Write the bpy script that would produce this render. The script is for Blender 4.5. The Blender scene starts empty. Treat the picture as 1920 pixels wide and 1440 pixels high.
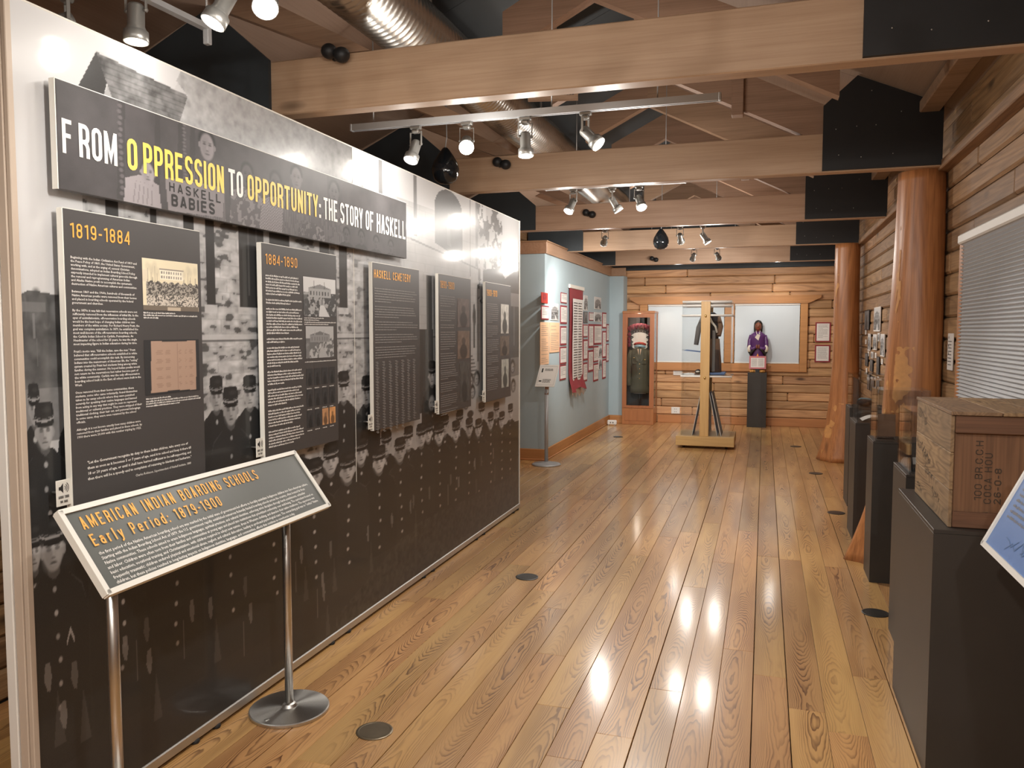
import bpy, bmesh, math, random
import numpy as np
from mathutils import Vector, Matrix
R = math.radians
rng = random.Random(11)
C = bpy.context.scene.collection
S = bpy.context.scene

# ------------------------------------------------------------------ camera
cam_d = bpy.data.cameras.new('camera')
cam_d.sensor_width = 36.0
cam_d.lens = 1500.0 / 1920.0 * 36.0
cam_d.clip_start = 0.05
cam = bpy.data.objects.new('camera', cam_d)
C.objects.link(cam)
cam.location = (0, 0, 1.52)
cam.rotation_euler = (R(90 - 3.8), 0, R(17.5))
S.camera = cam

# ------------------------------------------------------------------ world, exposure
W = bpy.data.worlds.new('world')
S.world = W
W.use_nodes = True
W.node_tree.nodes['Background'].inputs[0].default_value = (0.75, 0.85, 1.0, 1)
W.node_tree.nodes['Background'].inputs[1].default_value = 0.35
S.view_settings.view_transform = 'Standard'
S.view_settings.look = 'None'
S.view_settings.gamma = 1.0
S.view_settings.use_curve_mapping = False
S.view_settings.exposure = 0.25
S.cycles.transparent_max_bounces = 40
LAMP_COL = (1.0, 0.945, 0.875)
LAMP_W = 48.0           # watts of one track lamp's beam
FILL = 0.26            # added all-direction fill light per lamp, as a share of its beam


# ------------------------------------------------------------------ helpers
class MB:
    """collects plain shapes that become one mesh"""
    def __init__(s):
        s.v = []
        s.f = []
        s.smooth = set()

    def add(s, vs, fs, smooth=False):
        o = len(s.v)
        s.v += [tuple(p) for p in vs]
        for q in fs:
            if smooth:
                s.smooth.add(len(s.f))
            s.f.append([i + o for i in q])
        return s

    def box(s, x0, x1, y0, y1, z0, z1):
        vs = [(x, y, z) for x in (x0, x1) for y in (y0, y1) for z in (z0, z1)]
        return s.add(vs, [(0, 1, 3, 2), (4, 6, 7, 5), (0, 4, 5, 1), (2, 3, 7, 6), (0, 2, 6, 4), (1, 5, 7, 3)])

    def cbox(s, x0, x1, y0, y1, z0, z1, c=0.004):
        lo, hi = (x0, y0, z0), (x1, y1, z1)
        c = min(c, (x1 - x0) / 2.2, (y1 - y0) / 2.2, (z1 - z0) / 2.2)
        vs, idx = [], {}
        for sx in (0, 1):
            for sy in (0, 1):
                for sz in (0, 1):
                    for a in range(3):
                        p = []
                        for k, sg in enumerate((sx, sy, sz)):
                            e = (lo, hi)[sg][k]
                            if k != a:
                                e += c if sg == 0 else -c
                            p.append(e)
                        idx[(sx, sy, sz, a)] = len(vs)
                        vs.append(p)
        fs = []
        for a in range(3):
            b, d = (a + 1) % 3, (a + 2) % 3
            for sg in (0, 1):
                q = []
                for (i, j) in ((0, 0), (1, 0), (1, 1), (0, 1)):
                    k = [0, 0, 0]
                    k[a], k[b], k[d] = sg, i, j
                    q.append(idx[(k[0], k[1], k[2], a)])
                fs.append(q if sg else q[::-1])
            for i in (0, 1):
                for j in (0, 1):
                    k0, k1 = [0, 0, 0], [0, 0, 0]
                    k0[a], k1[a] = 0, 1
                    k0[b] = k1[b] = i
                    k0[d] = k1[d] = j
                    q = [idx[(*k0, b)], idx[(*k1, b)], idx[(*k1, d)], idx[(*k0, d)]]
                    fs.append(q if (i == j) else q[::-1])
        for sx in (0, 1):
            for sy in (0, 1):
                for sz in (0, 1):
                    q = [idx[(sx, sy, sz, a)] for a in range(3)]
                    fs.append(q if (sx + sy + sz) % 2 else q[::-1])
        return s.add(vs, fs)

    def prism(s, poly, a, b, axis='y'):
        """polygon in the plane across axis, extruded from a to b"""
        n = len(poly)
        vs = []
        for t in (a, b):
            for (p, q) in poly:
                vs.append({'x': (t, p, q), 'y': (p, t, q), 'z': (p, q, t)}[axis])
        fs = [list(range(n))[::-1], list(range(n, 2 * n))]
        fs += [(i, (i + 1) % n, n + (i + 1) % n, n + i) for i in range(n)]
        return s.add(vs, fs)

    def tube(s, path, rad, n=10, caps=True):
        path = [Vector(p) for p in path]
        m = len(path)
        rs = rad if isinstance(rad, (list, tuple)) else [rad] * m
        up = None
        vs = []
        for i, p in enumerate(path):
            t = (path[min(i + 1, m - 1)] - path[max(i - 1, 0)]).normalized()
            if up is None:
                up = t.orthogonal().normalized()
            up = (up - t * up.dot(t))
            up = up.normalized() if up.length > 1e-6 else t.orthogonal().normalized()
            w = t.cross(up)
            for k in range(n):
                a = 2 * math.pi * k / n
                vs.append(p + (up * math.cos(a) + w * math.sin(a)) * rs[i])
        fs = [(i * n + k, i * n + (k + 1) % n, (i + 1) * n + (k + 1) % n, (i + 1) * n + k)
              for i in range(m - 1) for k in range(n)]
        s.add(vs, fs, True)
        if caps:
            o = len(s.v) - len(vs)
            s.f.append([o + k for k in range(n)][::-1])
            s.f.append([o + (m - 1) * n + k for k in range(n)])
        return s

    def lathe(s, prof, c=(0, 0, 0), n=24, caps=True, smooth=True, fn=None):
        """profile of (r, z) turned about the vertical through c; fn may bend each point"""
        vs = []
        for (r, z) in prof:
            for k in range(n):
                a = 2 * math.pi * k / n
                p = (r * math.cos(a), r * math.sin(a), z)
                if fn:
                    p = fn(p, a)
                vs.append((c[0] + p[0], c[1] + p[1], c[2] + p[2]))
        m = len(prof)
        fs = [(i * n + k, i * n + (k + 1) % n, (i + 1) * n + (k + 1) % n, (i + 1) * n + k)
              for i in range(m - 1) for k in range(n)]
        s.add(vs, fs, smooth)
        if caps:
            o = len(s.v) - len(vs)
            s.f.append([o + k for k in range(n)][::-1])
            s.f.append([o + (m - 1) * n + k for k in range(n)])
        return s

    def ell(s, c, r, n=14, m=9):
        prof = [(math.sin(math.pi * i / m), -math.cos(math.pi * i / m)) for i in range(m + 1)]
        prof[0] = (0.02, -1)
        prof[-1] = (0.02, 1)
        return s.lathe(prof, c, n, fn=lambda p, a: (p[0] * r[0], p[1] * r[1], p[2] * r[2]))

    def xf(s, mat):
        s.v = [tuple(mat @ Vector(p)) for p in s.v]
        return s

    def mesh(s, name):
        me = bpy.data.meshes.new(name)
        me.from_pydata(s.v, [], s.f)
        if s.smooth:
            fl = [i in s.smooth for i in range(len(s.f))]
            me.polygons.foreach_set('use_smooth', fl)
        me.update()
        return me


def link(name, me, mat, parent=None):
    o = bpy.data.objects.new(name, me)
    if mat is not None and len(me.materials) == 0:
        me.materials.append(mat)
    C.objects.link(o)
    o.parent = parent
    return o


def obj(name, mb, mat, parent=None):
    return link(name, mb.mesh(name), mat, parent)


def tag(o, label, cat, group=None, kind=None):
    o['label'] = label
    o['category'] = cat
    if group:
        o['group'] = group
    if kind:
        o['kind'] = kind
    return o


def thing(name, label, cat, loc=(0, 0, 0), rz=0.0, group=None):
    o = bpy.data.objects.new(name, None)
    o.empty_display_size = 0.1
    C.objects.link(o)
    o.location = loc
    o.rotation_euler = (0, 0, rz)
    return tag(o, label, cat, group)


def struct(o, label, cat):
    o['kind'] = 'structure'
    o['label'] = label
    o['category'] = cat
    return o


def empty_struct(name, label, cat):
    o = bpy.data.objects.new(name, None)
    C.objects.link(o)
    return struct(o, label, cat)


# ------------------------------------------------------------------ materials
def srgb(r, g, b):
    f = lambda c: (c / 255) / 12.92 if c <= 10 else ((c / 255 + 0.055) / 1.055) ** 2.4
    return (f(r), f(g), f(b), 1.0)


class NT:
    def __init__(s, name):
        s.m = bpy.data.materials.new(name)
        s.m.use_nodes = True
        s.t = s.m.node_tree
        s.p = s.t.nodes['Principled BSDF']

    def n(s, kind, **kw):
        nd = s.t.nodes.new('ShaderNode' + kind)
        for k, v in kw.items():
            if k[0] == 'i' and k[1:].isdigit():
                s.set(nd, int(k[1:]), v)
            elif k[:2] == 'i_':
                s.set(nd, k[2:], v)
            else:
                setattr(nd, k, v)
        return nd

    def set(s, nd, key, v):
        if isinstance(v, bpy.types.NodeSocket):
            s.t.links.new(v, nd.inputs[key])
        else:
            nd.inputs[key].default_value = v

    def math(s, op, a, b=0.0, clamp=False):
        nd = s.n('Math', operation=op, i0=a, i1=b)
        nd.use_clamp = clamp
        return nd.outputs[0]

    def mix(s, f, a, b, blend='MIX'):
        nd = s.n('Mix', data_type='RGBA', blend_type=blend)
        s.set(nd, 0, f)
        s.set(nd, 6, a)
        s.set(nd, 7, b)
        return nd.outputs[2]

    def ramp(s, f, stops):
        nd = s.n('ValToRGB', i0=f)
        e = nd.color_ramp.elements
        while len(e) < len(stops):
            e.new(0.5)
        for el, (p, c) in zip(e, stops):
            el.position = p
            el.color = c if len(c) == 4 else (*c, 1)
        return nd.outputs[0]

    def noise(s, vec, scale, detail=2.0, rough=0.5, dist=0.0):
        nd = s.n('TexNoise', i_Scale=scale, i_Detail=detail, i_Roughness=rough, i_Distortion=dist)
        if vec is not None:
            s.set(nd, 'Vector', vec)
        return nd.outputs[0]

    def pos(s, scale=(1, 1, 1), rand=0.0, coord='world'):
        if coord == 'world':
            v = s.n('NewGeometry').outputs['Position']
        else:
            v = s.n('TexCoord').outputs['Object']
        if rand:
            r = s.n('ObjectInfo').outputs['Random']
            c = s.n('CombineXYZ', i0=s.math('MULTIPLY', r, 3.7 * rand), i1=s.math('MULTIPLY', r, 11.3 * rand), i2=s.math('MULTIPLY', r, 7.9 * rand)).outputs[0]
            v = s.n('VectorMath', operation='ADD', i0=v, i1=c).outputs[0]
        return s.n('VectorMath', operation='MULTIPLY', i0=v, i1=scale).outputs[0]

    def bump(s, h, strength=0.3, dist=0.002):
        b = s.n('Bump', i_Strength=strength, i_Distance=dist)
        s.set(b, 'Height', h)
        s.set(s.p, 'Normal', b.outputs[0])

    def done(s, col=None, rough=None, metal=None, **kw):
        if col is not None:
            s.set(s.p, 'Base Color', col)
        if rough is not None:
            s.set(s.p, 'Roughness', rough)
        if metal is not None:
            s.set(s.p, 'Metallic', metal)
        for k, v in kw.items():
            s.set(s.p, k.replace('_', ' '), v)
        return s.m


def plain(name, col, rough=0.5, metal=0.0, var=0.06, scale=6.0, **kw):
    """a plain coat with slight mottling"""
    t = NT(name)
    n = t.noise(t.pos(), scale, 3)
    dk = tuple(c * (1 - var) for c in col[:3]) + (1,)
    lt = tuple(min(1, c * (1 + var)) for c in col[:3]) + (1,)
    return t.done(t.mix(n, dk, lt), rough, metal, **kw)


def wood(name, base, dark, axis='y', ring=13.0, across=6.0, along=0.6, line=0.6, rough=0.4,
         tone=0.25, fine=0.35, coat=0.0, knots=0.0, coord='world', bump=0.15, grey=None, coat_rough=0.1, hue=0.010):
    t = NT(name)
    k = 'xyz'.index(axis)
    sc = [across] * 3
    sc[k] = along
    big = t.noise(t.pos(tuple(sc), 1.0, coord), 1.0, 1.5, 0.4, 0.2)
    fr = t.math('PINGPONG', t.math('MULTIPLY', big, ring), 0.5)
    ln = t.ramp(fr, [(0.0, (1, 1, 1)), (0.16, (0.55, 0.55, 0.55)), (0.5, (0, 0, 0))])
    sf = [110.0] * 3
    sf[k] = 2.5
    fg = t.noise(t.pos(tuple(sf), 1.0, coord), 1.0, 3, 0.6)
    brk = t.noise(t.pos(tuple(x * 1.3 for x in sc), 0.5, coord), 2.0, 2)
    lf = t.math('MULTIPLY', t.math('MULTIPLY', ln, line), t.ramp(brk, [(0.3, (0.25,) * 3), (0.62, (1,) * 3)]))
    col = t.mix(lf, base, dark)
    col = t.mix(t.math('MULTIPLY', t.ramp(fg, [(0.42, (0, 0, 0)), (0.72, (1, 1, 1))]), fine), col, dark)
    if knots:
        vo = t.n('TexVoronoi', feature='F1')
        t.set(vo, 'Vector', t.pos(tuple((1.1 if i == k else 3.3) for i in range(3)), 1.0, coord))
        t.set(vo, 'Scale', 1.15)
        kn = t.ramp(vo.outputs['Distance'], [(0.04, (1, 1, 1)), (0.12, (0, 0, 0))])
        col = t.mix(t.math('MULTIPLY', kn, knots), col, tuple(c * 0.25 for c in dark[:3]) + (1,))
    if grey:
        g = t.noise(t.pos((1.2, 1.2, 1.2), 0.5, coord), 1.0, 4, 0.6)
        col = t.mix(t.ramp(g, [(0.45, (0, 0, 0)), (0.75, (0.7, 0.7, 0.7))]), col, grey)
    rnd = t.n('ObjectInfo').outputs['Random']
    hsv = t.n('HueSaturation', i_Color=col)
    t.set(hsv, 'Value', t.math('ADD', t.math('MULTIPLY', rnd, tone), 1.0 - tone * 0.5))
    t.set(hsv, 'Hue', t.math('ADD', t.math('MULTIPLY', t.math('FRACT', t.math('MULTIPLY', rnd, 17.3)), hue), 0.500 - hue * 0.3))
    if bump:
        t.bump(t.math('ADD', t.math('MULTIPLY', fg, 0.5), t.math('MULTIPLY', ln, -0.3)), bump, 0.002)
    kw = {}
    if coat:
        kw['Coat_Weight'] = coat
        kw['Coat_Roughness'] = coat_rough
    return t.done(hsv.outputs[0], rough, 0.0, **kw)


def plank_wood(name, base, dark, mid):
    """flat sawn pine: nested arches of late wood along each plank, in the plank's own coordinates"""
    t = NT(name)
    rnd = t.n('ObjectInfo').outputs['Random']
    sx = t.n('SeparateXYZ', i0=t.n('TexCoord').outputs['Object'])
    px, py = sx.outputs[0], sx.outputs[1]
    seed = t.math('MULTIPLY', rnd, 91.0)
    ny = t.n('TexNoise', noise_dimensions='2D', i_Scale=1.0, i_Detail=1.0, i_Roughness=0.45)
    t.set(ny, 'Vector', t.n('CombineXYZ', i0=t.math('MULTIPLY', py, 0.75), i1=seed).outputs[0])
    nc = t.n('TexNoise', noise_dimensions='2D', i_Scale=1.0, i_Detail=1.0)
    t.set(nc, 'Vector', t.n('CombineXYZ', i0=t.math('MULTIPLY', py, 0.6), i1=t.math('ADD', seed, 33.0)).outputs[0])
    xc = t.math('ADD', px, t.math('MULTIPLY', t.math('SUBTRACT', nc.outputs[0], 0.5), 0.13))
    wob = t.noise(t.n('CombineXYZ', i0=t.math('MULTIPLY', px, 26.0), i1=t.math('MULTIPLY', py, 5.0), i2=seed).outputs[0], 1.0, 2, 0.5)
    f = t.math('ADD', t.math('ADD', t.math('MULTIPLY', ny.outputs[0], 36.0), t.math('MULTIPLY', t.math('MULTIPLY', xc, xc), 1350.0)), t.math('MULTIPLY', wob, 2.6))
    fr = t.math('FRACT', f)
    ln = t.ramp(fr, [(0.0, (0, 0, 0)), (0.50, (0.10,) * 3), (0.86, (1, 1, 1)), (0.93, (1, 1, 1)), (1.0, (0, 0, 0))])
    fade = t.noise(t.n('CombineXYZ', i0=t.math('MULTIPLY', px, 9.0), i1=t.math('MULTIPLY', py, 1.1), i2=t.math('ADD', seed, 7.0)).outputs[0], 1.0, 2, 0.5)
    fd = t.ramp(fade, [(0.36, (0.12,) * 3), (0.64, (1,) * 3)])
    fg = t.noise(t.n('CombineXYZ', i0=t.math('MULTIPLY', px, 170.0), i1=t.math('MULTIPLY', py, 3.0), i2=seed).outputs[0], 1.0, 3, 0.6)
    col = t.mix(t.math('MULTIPLY', t.ramp(fade, [(0.35, (0,) * 3), (0.75, (1,) * 3)]), 0.45), base, mid)
    col = t.mix(t.math('MULTIPLY', t.ramp(fg, [(0.4, (0,) * 3), (0.75, (1,) * 3)]), 0.25), col, mid)
    col = t.mix(t.math('MULTIPLY', t.math('MULTIPLY', ln, fd), 0.92), col, dark)
    hsv = t.n('HueSaturation', i_Color=col)
    t.set(hsv, 'Value', t.math('ADD', t.math('MULTIPLY', rnd, 0.34), 0.80))
    t.set(hsv, 'Hue', t.math('ADD', t.math('MULTIPLY', t.math('FRACT', t.math('MULTIPLY', rnd, 17.3)), 0.012), 0.494))
    t.bump(fg, 0.03, 0.001)
    return t.done(hsv.outputs[0], 0.36, 0.0, Coat_Weight=0.6, Coat_Roughness=0.13)


def emis(name, col, strength):
    t = NT(name)
    return t.done(col, 0.4, Emission_Color=col, Emission_Strength=strength)


def print_mat(name, rough=0.3, coat=0.0):
    """printed sheet: the picture sits in the colour attribute of the sheet"""
    t = NT(name)
    a = t.n('VertexColor', layer_name='print')
    n = t.noise(t.pos((1, 1, 1)), 900.0, 1)
    c = t.mix(t.math('MULTIPLY', n, 0.06), a.outputs[0], (0.5, 0.5, 0.5, 1))
    return t.done(c, rough, 0.0, Specular_IOR_Level=0.3, Coat_Weight=coat, Coat_Roughness=0.09)


def acrylic(name, tint=(0.97, 0.98, 0.985, 1), rough=0.02, fac=0.06):
    t = NT(name)
    tr = t.n('BsdfTransparent', i0=tint)
    gl = t.n('BsdfGlossy', i_Color=(1, 1, 1, 1), i_Roughness=rough)
    fr = t.n('Fresnel', i_IOR=1.45)
    n = t.noise(t.pos(), 3.0, 2)
    f = t.math('ADD', t.math('MULTIPLY', fr.outputs[0], 0.6), t.math('MULTIPLY', n, fac * 0.3), True)
    mx = t.n('MixShader', i0=f, i1=tr.outputs[0], i2=gl.outputs[0])
    t.t.links.new(mx.outputs[0], t.t.nodes['Material Output'].inputs[0])
    return t.m


M = {}
M['floor'] = plank_wood('pine_floor', srgb(204, 160, 104), srgb(96, 58, 30), srgb(172, 120, 70))
M['gap'] = plain('dark_gap', (0.02, 0.013, 0.008, 1), 0.9)
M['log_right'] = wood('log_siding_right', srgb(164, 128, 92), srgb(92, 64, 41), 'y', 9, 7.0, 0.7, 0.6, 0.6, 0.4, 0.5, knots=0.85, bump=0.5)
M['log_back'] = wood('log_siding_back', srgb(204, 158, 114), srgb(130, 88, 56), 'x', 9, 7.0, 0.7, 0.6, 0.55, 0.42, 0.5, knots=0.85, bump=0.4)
M['beam'] = wood('glulam_beam', srgb(188, 156, 130), srgb(148, 112, 86), 'x', 6, 5.0, 0.35, 0.35, 0.5, 0.1, 0.35, knots=0.8)
M['rafter'] = wood('rafter_wood', srgb(152, 122, 100), srgb(108, 82, 62), 'x', 6, 5.0, 0.35, 0.4, 0.6, 0.12, 0.4, knots=0.5)
M['deck'] = wood('roof_deck_wood', srgb(142, 118, 102), srgb(116, 92, 76), 'y', 4, 4.0, 0.4, 0.3, 0.7, 0.1, 0.3, knots=0.3)
M['trimwood'] = wood('trim_wood', srgb(186, 128, 78), srgb(140, 88, 48), 'y', 6, 8.0, 0.5, 0.35, 0.45, 0.12, 0.35)
M['trimwood_x'] = wood('trim_wood_across', srgb(190, 132, 82), srgb(140, 88, 48), 'x', 6, 8.0, 0.5, 0.35, 0.45, 0.12, 0.35, knots=0.4)
M['capwood'] = wood('wall_cap_wood', srgb(160, 124, 98), srgb(124, 90, 66), 'y', 6, 8.0, 0.5, 0.35, 0.5, 0.1, 0.35)
M['column'] = wood('peeled_log', srgb(192, 130, 80), srgb(122, 72, 40), 'z', 7, 9.0, 0.6, 0.5, 0.38, 0.1, 0.5, coat=0.25, bump=0.6, coat_rough=0.4, knots=0.5, hue=0.0)
M['peel'] = plain('pale_scraped_wood', srgb(205, 150, 92), 0.5, var=0.2, scale=30)
M['cherry'] = wood('cherry_case', srgb(174, 112, 72), srgb(128, 74, 44), 'z', 5, 9.0, 0.5, 0.3, 0.35, 0.1, 0.3, coat=0.2)
M['maple'] = wood('maple_post', srgb(206, 168, 112), srgb(168, 126, 74), 'z', 6, 9.0, 0.5, 0.35, 0.4, 0.1, 0.3)
M['maple_x'] = wood('maple_base', srgb(200, 162, 110), srgb(160, 120, 72), 'x', 6, 9.0, 0.5, 0.35, 0.4, 0.1, 0.3)
M['crate'] = wood('old_crate_wood', srgb(152, 122, 90), srgb(82, 58, 38), 'y', 16, 11.0, 1.6, 0.85, 0.75, 0.2, 0.5, knots=0.3, grey=srgb(112, 92, 74))
M['crate_v'] = wood('old_crate_end_wood', srgb(124, 88, 62), srgb(74, 48, 32), 'z', 10, 12.0, 0.8, 0.5, 0.7, 0.2, 0.5)
M['crate_x'] = wood('old_crate_batten_wood', srgb(112, 78, 56), srgb(68, 44, 30), 'x', 10, 12.0, 0.8, 0.5, 0.7, 0.2, 0.5)
M['blue'] = plain('blue_grey_wall_paint', srgb(166, 183, 190), 0.75, var=0.03)
M['black'] = plain('black_panel_paint', (0.012, 0.012, 0.013, 1), 0.6, var=0.2)
M['slate'] = plain('dark_slate_panel', (0.028, 0.036, 0.042, 1), 0.65, var=0.15)
M['ped'] = plain('black_pedestal_paint', (0.034, 0.029, 0.025, 1), 0.45, var=0.15)
M['white'] = plain('white_paint', (0.72, 0.70, 0.66, 1), 0.5, var=0.03)
M['rod'] = plain('lit_acrylic_edge', (0.86, 0.85, 0.82, 1), 0.25, var=0.02)  # white stands in for light caught along the acrylic edges
M['tan'] = plain('tan_edge_strip', srgb(188, 172, 156), 0.5, var=0.04)
M['alu'] = plain('brushed_aluminium', (0.55, 0.54, 0.52, 1), 0.38, 0.9, var=0.05, scale=40)
M['silver'] = plain('silver_paint', (0.42, 0.43, 0.44, 1), 0.4, 0.3, var=0.05)
M['steel'] = plain('polished_steel', (0.62, 0.60, 0.57, 1), 0.33, 1.0, var=0.04, scale=60)
M['lampmetal'] = plain('lamp_grey_metal', (0.24, 0.235, 0.22, 1), 0.36, 0.6, var=0.05)
def brushed():
    t = NT('brushed_steel_disc')
    tg = t.n('Tangent', direction_type='RADIAL', axis='Z')
    n = t.noise(t.pos((1, 1, 1)), 200.0, 2)
    return t.done(t.mix(n, (0.5, 0.49, 0.47, 1), (0.62, 0.61, 0.58, 1)), 0.34, 1.0, Anisotropic=0.9, Tangent=tg.outputs[0])


M['steeldisc'] = brushed()
M['bead'] = plain('panel_white_edge', (0.74, 0.72, 0.66, 1), 0.5, var=0.02)
M['board'] = plain('charcoal_board', (0.062, 0.058, 0.058, 1), 0.42, var=0.05)
M['rail'] = plain('grey_green_board', (0.085, 0.090, 0.082, 1), 0.35, var=0.05)
M['gold'] = plain('gold_ink', (0.85, 0.40, 0.07, 1), 0.5, var=0.04)
M['yellow'] = plain('yellow_ink', (0.90, 0.62, 0.11, 1), 0.5, var=0.03)
M['ink_w'] = plain('white_ink', (0.82, 0.80, 0.76, 1), 0.5, var=0.02)
M['ink_k'] = plain('black_ink', (0.015, 0.014, 0.014, 1), 0.6)
M['stencil'] = plain('faded_stencil_ink', (0.05, 0.032, 0.02, 1), 0.8, var=.5, scale=60)
M['ink_grey'] = plain('grey_ink', (0.22, 0.21, 0.20, 1), 0.6)
M['maroon'] = plain('maroon_mat', srgb(140, 44, 52), 0.7, var=0.06)
M['paper'] = plain('paper', (0.74, 0.71, 0.68, 1), 0.7, var=0.03)
M['buff'] = plain('buff_paper', srgb(226, 186, 150), 0.7, var=0.04)
M['shade'] = plain('window_shade_cloth', (0.60, 0.66, 0.70, 1), 0.8, var=0.02)
M['blind'] = plain('pleated_blind_cloth', (0.54, 0.54, 0.55, 1), 0.8, var=0.02)
M['cabblack'] = plain('cabinet_lining', (0.035, 0.036, 0.036, 1), 0.6)
M['olive'] = plain('olive_wool', srgb(88, 84, 66), 0.9, var=0.15, scale=60)
M['feather'] = plain('white_feather', (0.78, 0.75, 0.66, 1), 0.8, var=0.06)
M['featip'] = plain('dark_feather_tip', (0.03, 0.028, 0.026, 1), 0.7)
M['plume'] = plain('crimson_plume', srgb(112, 48, 58), 0.9, var=0.2, scale=90)
M['redcloth'] = plain('red_cloth', srgb(172, 52, 40), 0.8, var=0.15)
M['beadblue'] = plain('blue_bead', srgb(140, 176, 190), 0.4, var=0.3, scale=200)
M['brass'] = plain('brass', (0.70, 0.50, 0.20, 1), 0.3, 1.0)
M['disc'] = plain('floor_outlet_brass', (0.20, 0.16, 0.11, 1), 0.35, 0.8, var=0.15, scale=30)
M['disc_dark'] = plain('floor_outlet_dark', (0.035, 0.033, 0.030, 1), 0.35, 0.3, var=0.15)
M['purple'] = plain('purple_paint', srgb(84, 44, 98), 0.35, var=0.1)
M['hair'] = plain('black_hair_paint', (0.015, 0.012, 0.010, 1), 0.4)
M['skin'] = plain('brown_carved_face', srgb(118, 66, 44), 0.5)
M['carve'] = plain('bare_carved_wood', srgb(206, 150, 80), 0.5, var=0.15, scale=30)
M['sleeve'] = plain('cream_sleeve', (0.70, 0.64, 0.54, 1), 0.6)
M['orange'] = plain('orange_paint', srgb(222, 140, 48), 0.5)
M['pinkmat'] = plain('pink_mat', srgb(196, 120, 124), 0.7)
M['slateblue'] = plain('slate_blue_cloth', srgb(96, 120, 160), 0.8, var=0.1)
M['greycloth'] = plain('grey_cloth', srgb(110, 106, 102), 0.85, var=0.1)
M['browncloth'] = plain('brown_buckskin', srgb(124, 96, 76), 0.85, var=0.2, scale=25)
M['darkcloth'] = plain('dark_cloth', srgb(44, 42, 46), 0.85, var=0.2)
M['outlet'] = plain('outlet_plastic', (0.78, 0.78, 0.76, 1), 0.35)
M['glossblack'] = plain('gloss_black_plastic', (0.008, 0.010, 0.012, 1), 0.09, var=0.05)
M['matteblack'] = plain('matte_black_plastic', (0.012, 0.013, 0.015, 1), 0.5)
M['duct'] = plain('galvanised_duct', (0.56, 0.54, 0.50, 1), 0.27, 1.0, var=0.1, scale=8)
M['bulb'] = emis('lamp_lens', (1.0, 0.93, 0.82, 1), 30.0)
M['glass'] = acrylic('clear_acrylic')
M['glass_tint'] = acrylic('grey_acrylic', (0.86, 0.85, 0.84, 1))
M['print'] = print_mat('gloss_print', 0.34, 0.3)
M['print_matte'] = print_mat('matte_print', 0.5)
M['blueprint'] = plain('blue_print_sheet', srgb(92, 124, 178), 0.35, var=0.12, scale=4)
M['rubber'] = plain('black_rubber', (0.015, 0.015, 0.015, 1), 0.7)


# ------------------------------------------------------------------ flat lettering and prints
class Frame:
    """a flat sheet in space: o lower left corner, u to the right, v up, n towards the reader"""
    def __init__(s, o, u, v):
        s.o, s.u, s.v = Vector(o), Vector(u).normalized(), Vector(v).normalized()
        s.n = s.u.cross(s.v)

    def p(s, x, y, d=0.0):
        return s.o + s.u * x + s.v * y + s.n * d


class Flat:
    """flat ink shapes on a sheet, a fraction of a millimetre proud"""
    def __init__(s, fr, d=0.0008):
        s.fr, s.d, s.v, s.f = fr, d, [], []

    def poly(s, pts):
        o = len(s.v)
        s.v += [tuple(s.fr.p(x, y, s.d)) for (x, y) in pts]
        s.f.append(list(range(o, o + len(pts))))

    def rect(s, x0, y0, x1, y1):
        s.poly([(x0, y0), (x1, y0), (x1, y1), (x0, y1)])

    def disc(s, x, y, rx, ry=None, n=12):
        ry = ry or rx
        s.poly([(x + rx * math.cos(2 * math.pi * k / n), y + ry * math.sin(2 * math.pi * k / n)) for k in range(n)])

    def stroke(s, pts, w, closed=False):
        s.d += 2e-5
        n = len(pts)
        P = [Vector(p) for p in pts]
        L, Rr = [], []
        for i in range(n):
            a = P[(i - 1) % n] if (closed or i) else P[i]
            b = P[(i + 1) % n] if (closed or i < n - 1) else P[i]
            d1 = (P[i] - a)
            d2 = (b - P[i])
            d = (d1.normalized() if d1.length > 1e-9 else Vector((0, 0))) + (d2.normalized() if d2.length > 1e-9 else Vector((0, 0)))
            d = d.normalized() if d.length > 1e-9 else d2.normalized()
            nn = Vector((-d.y, d.x))
            k = 1.0
            if d1.length > 1e-9 and d2.length > 1e-9:
                k = 1.0 / max(0.35, abs(nn.dot(Vector((-d1.y, d1.x)).normalized())))
            L.append(P[i] + nn * w * 0.5 * k)
            Rr.append(P[i] - nn * w * 0.5 * k)
        o = len(s.v)
        for a, b in zip(L, Rr):
            s.v.append(tuple(s.fr.p(a.x, a.y, s.d)))
            s.v.append(tuple(s.fr.p(b.x, b.y, s.d)))
        for i in range(n if closed else n - 1):
            j = (i + 1) % n
            s.f.append([o + 2 * i + 1, o + 2 * j + 1, o + 2 * j, o + 2 * i])

    def build(s, name, mat, parent, stuff=True):
        me = bpy.data.meshes.new(name)
        me.from_pydata(s.v, [], s.f)
        me.update()
        o = link(name, me, mat, parent)
        if stuff:
            o['kind'] = 'stuff'
        return o


def arc(cx, cy, rx, ry, a0, a1, n=6):
    return [(cx + rx * math.cos(R(a0 + (a1 - a0) * i / n)), cy + ry * math.sin(R(a0 + (a1 - a0) * i / n))) for i in range(n + 1)]


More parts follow.
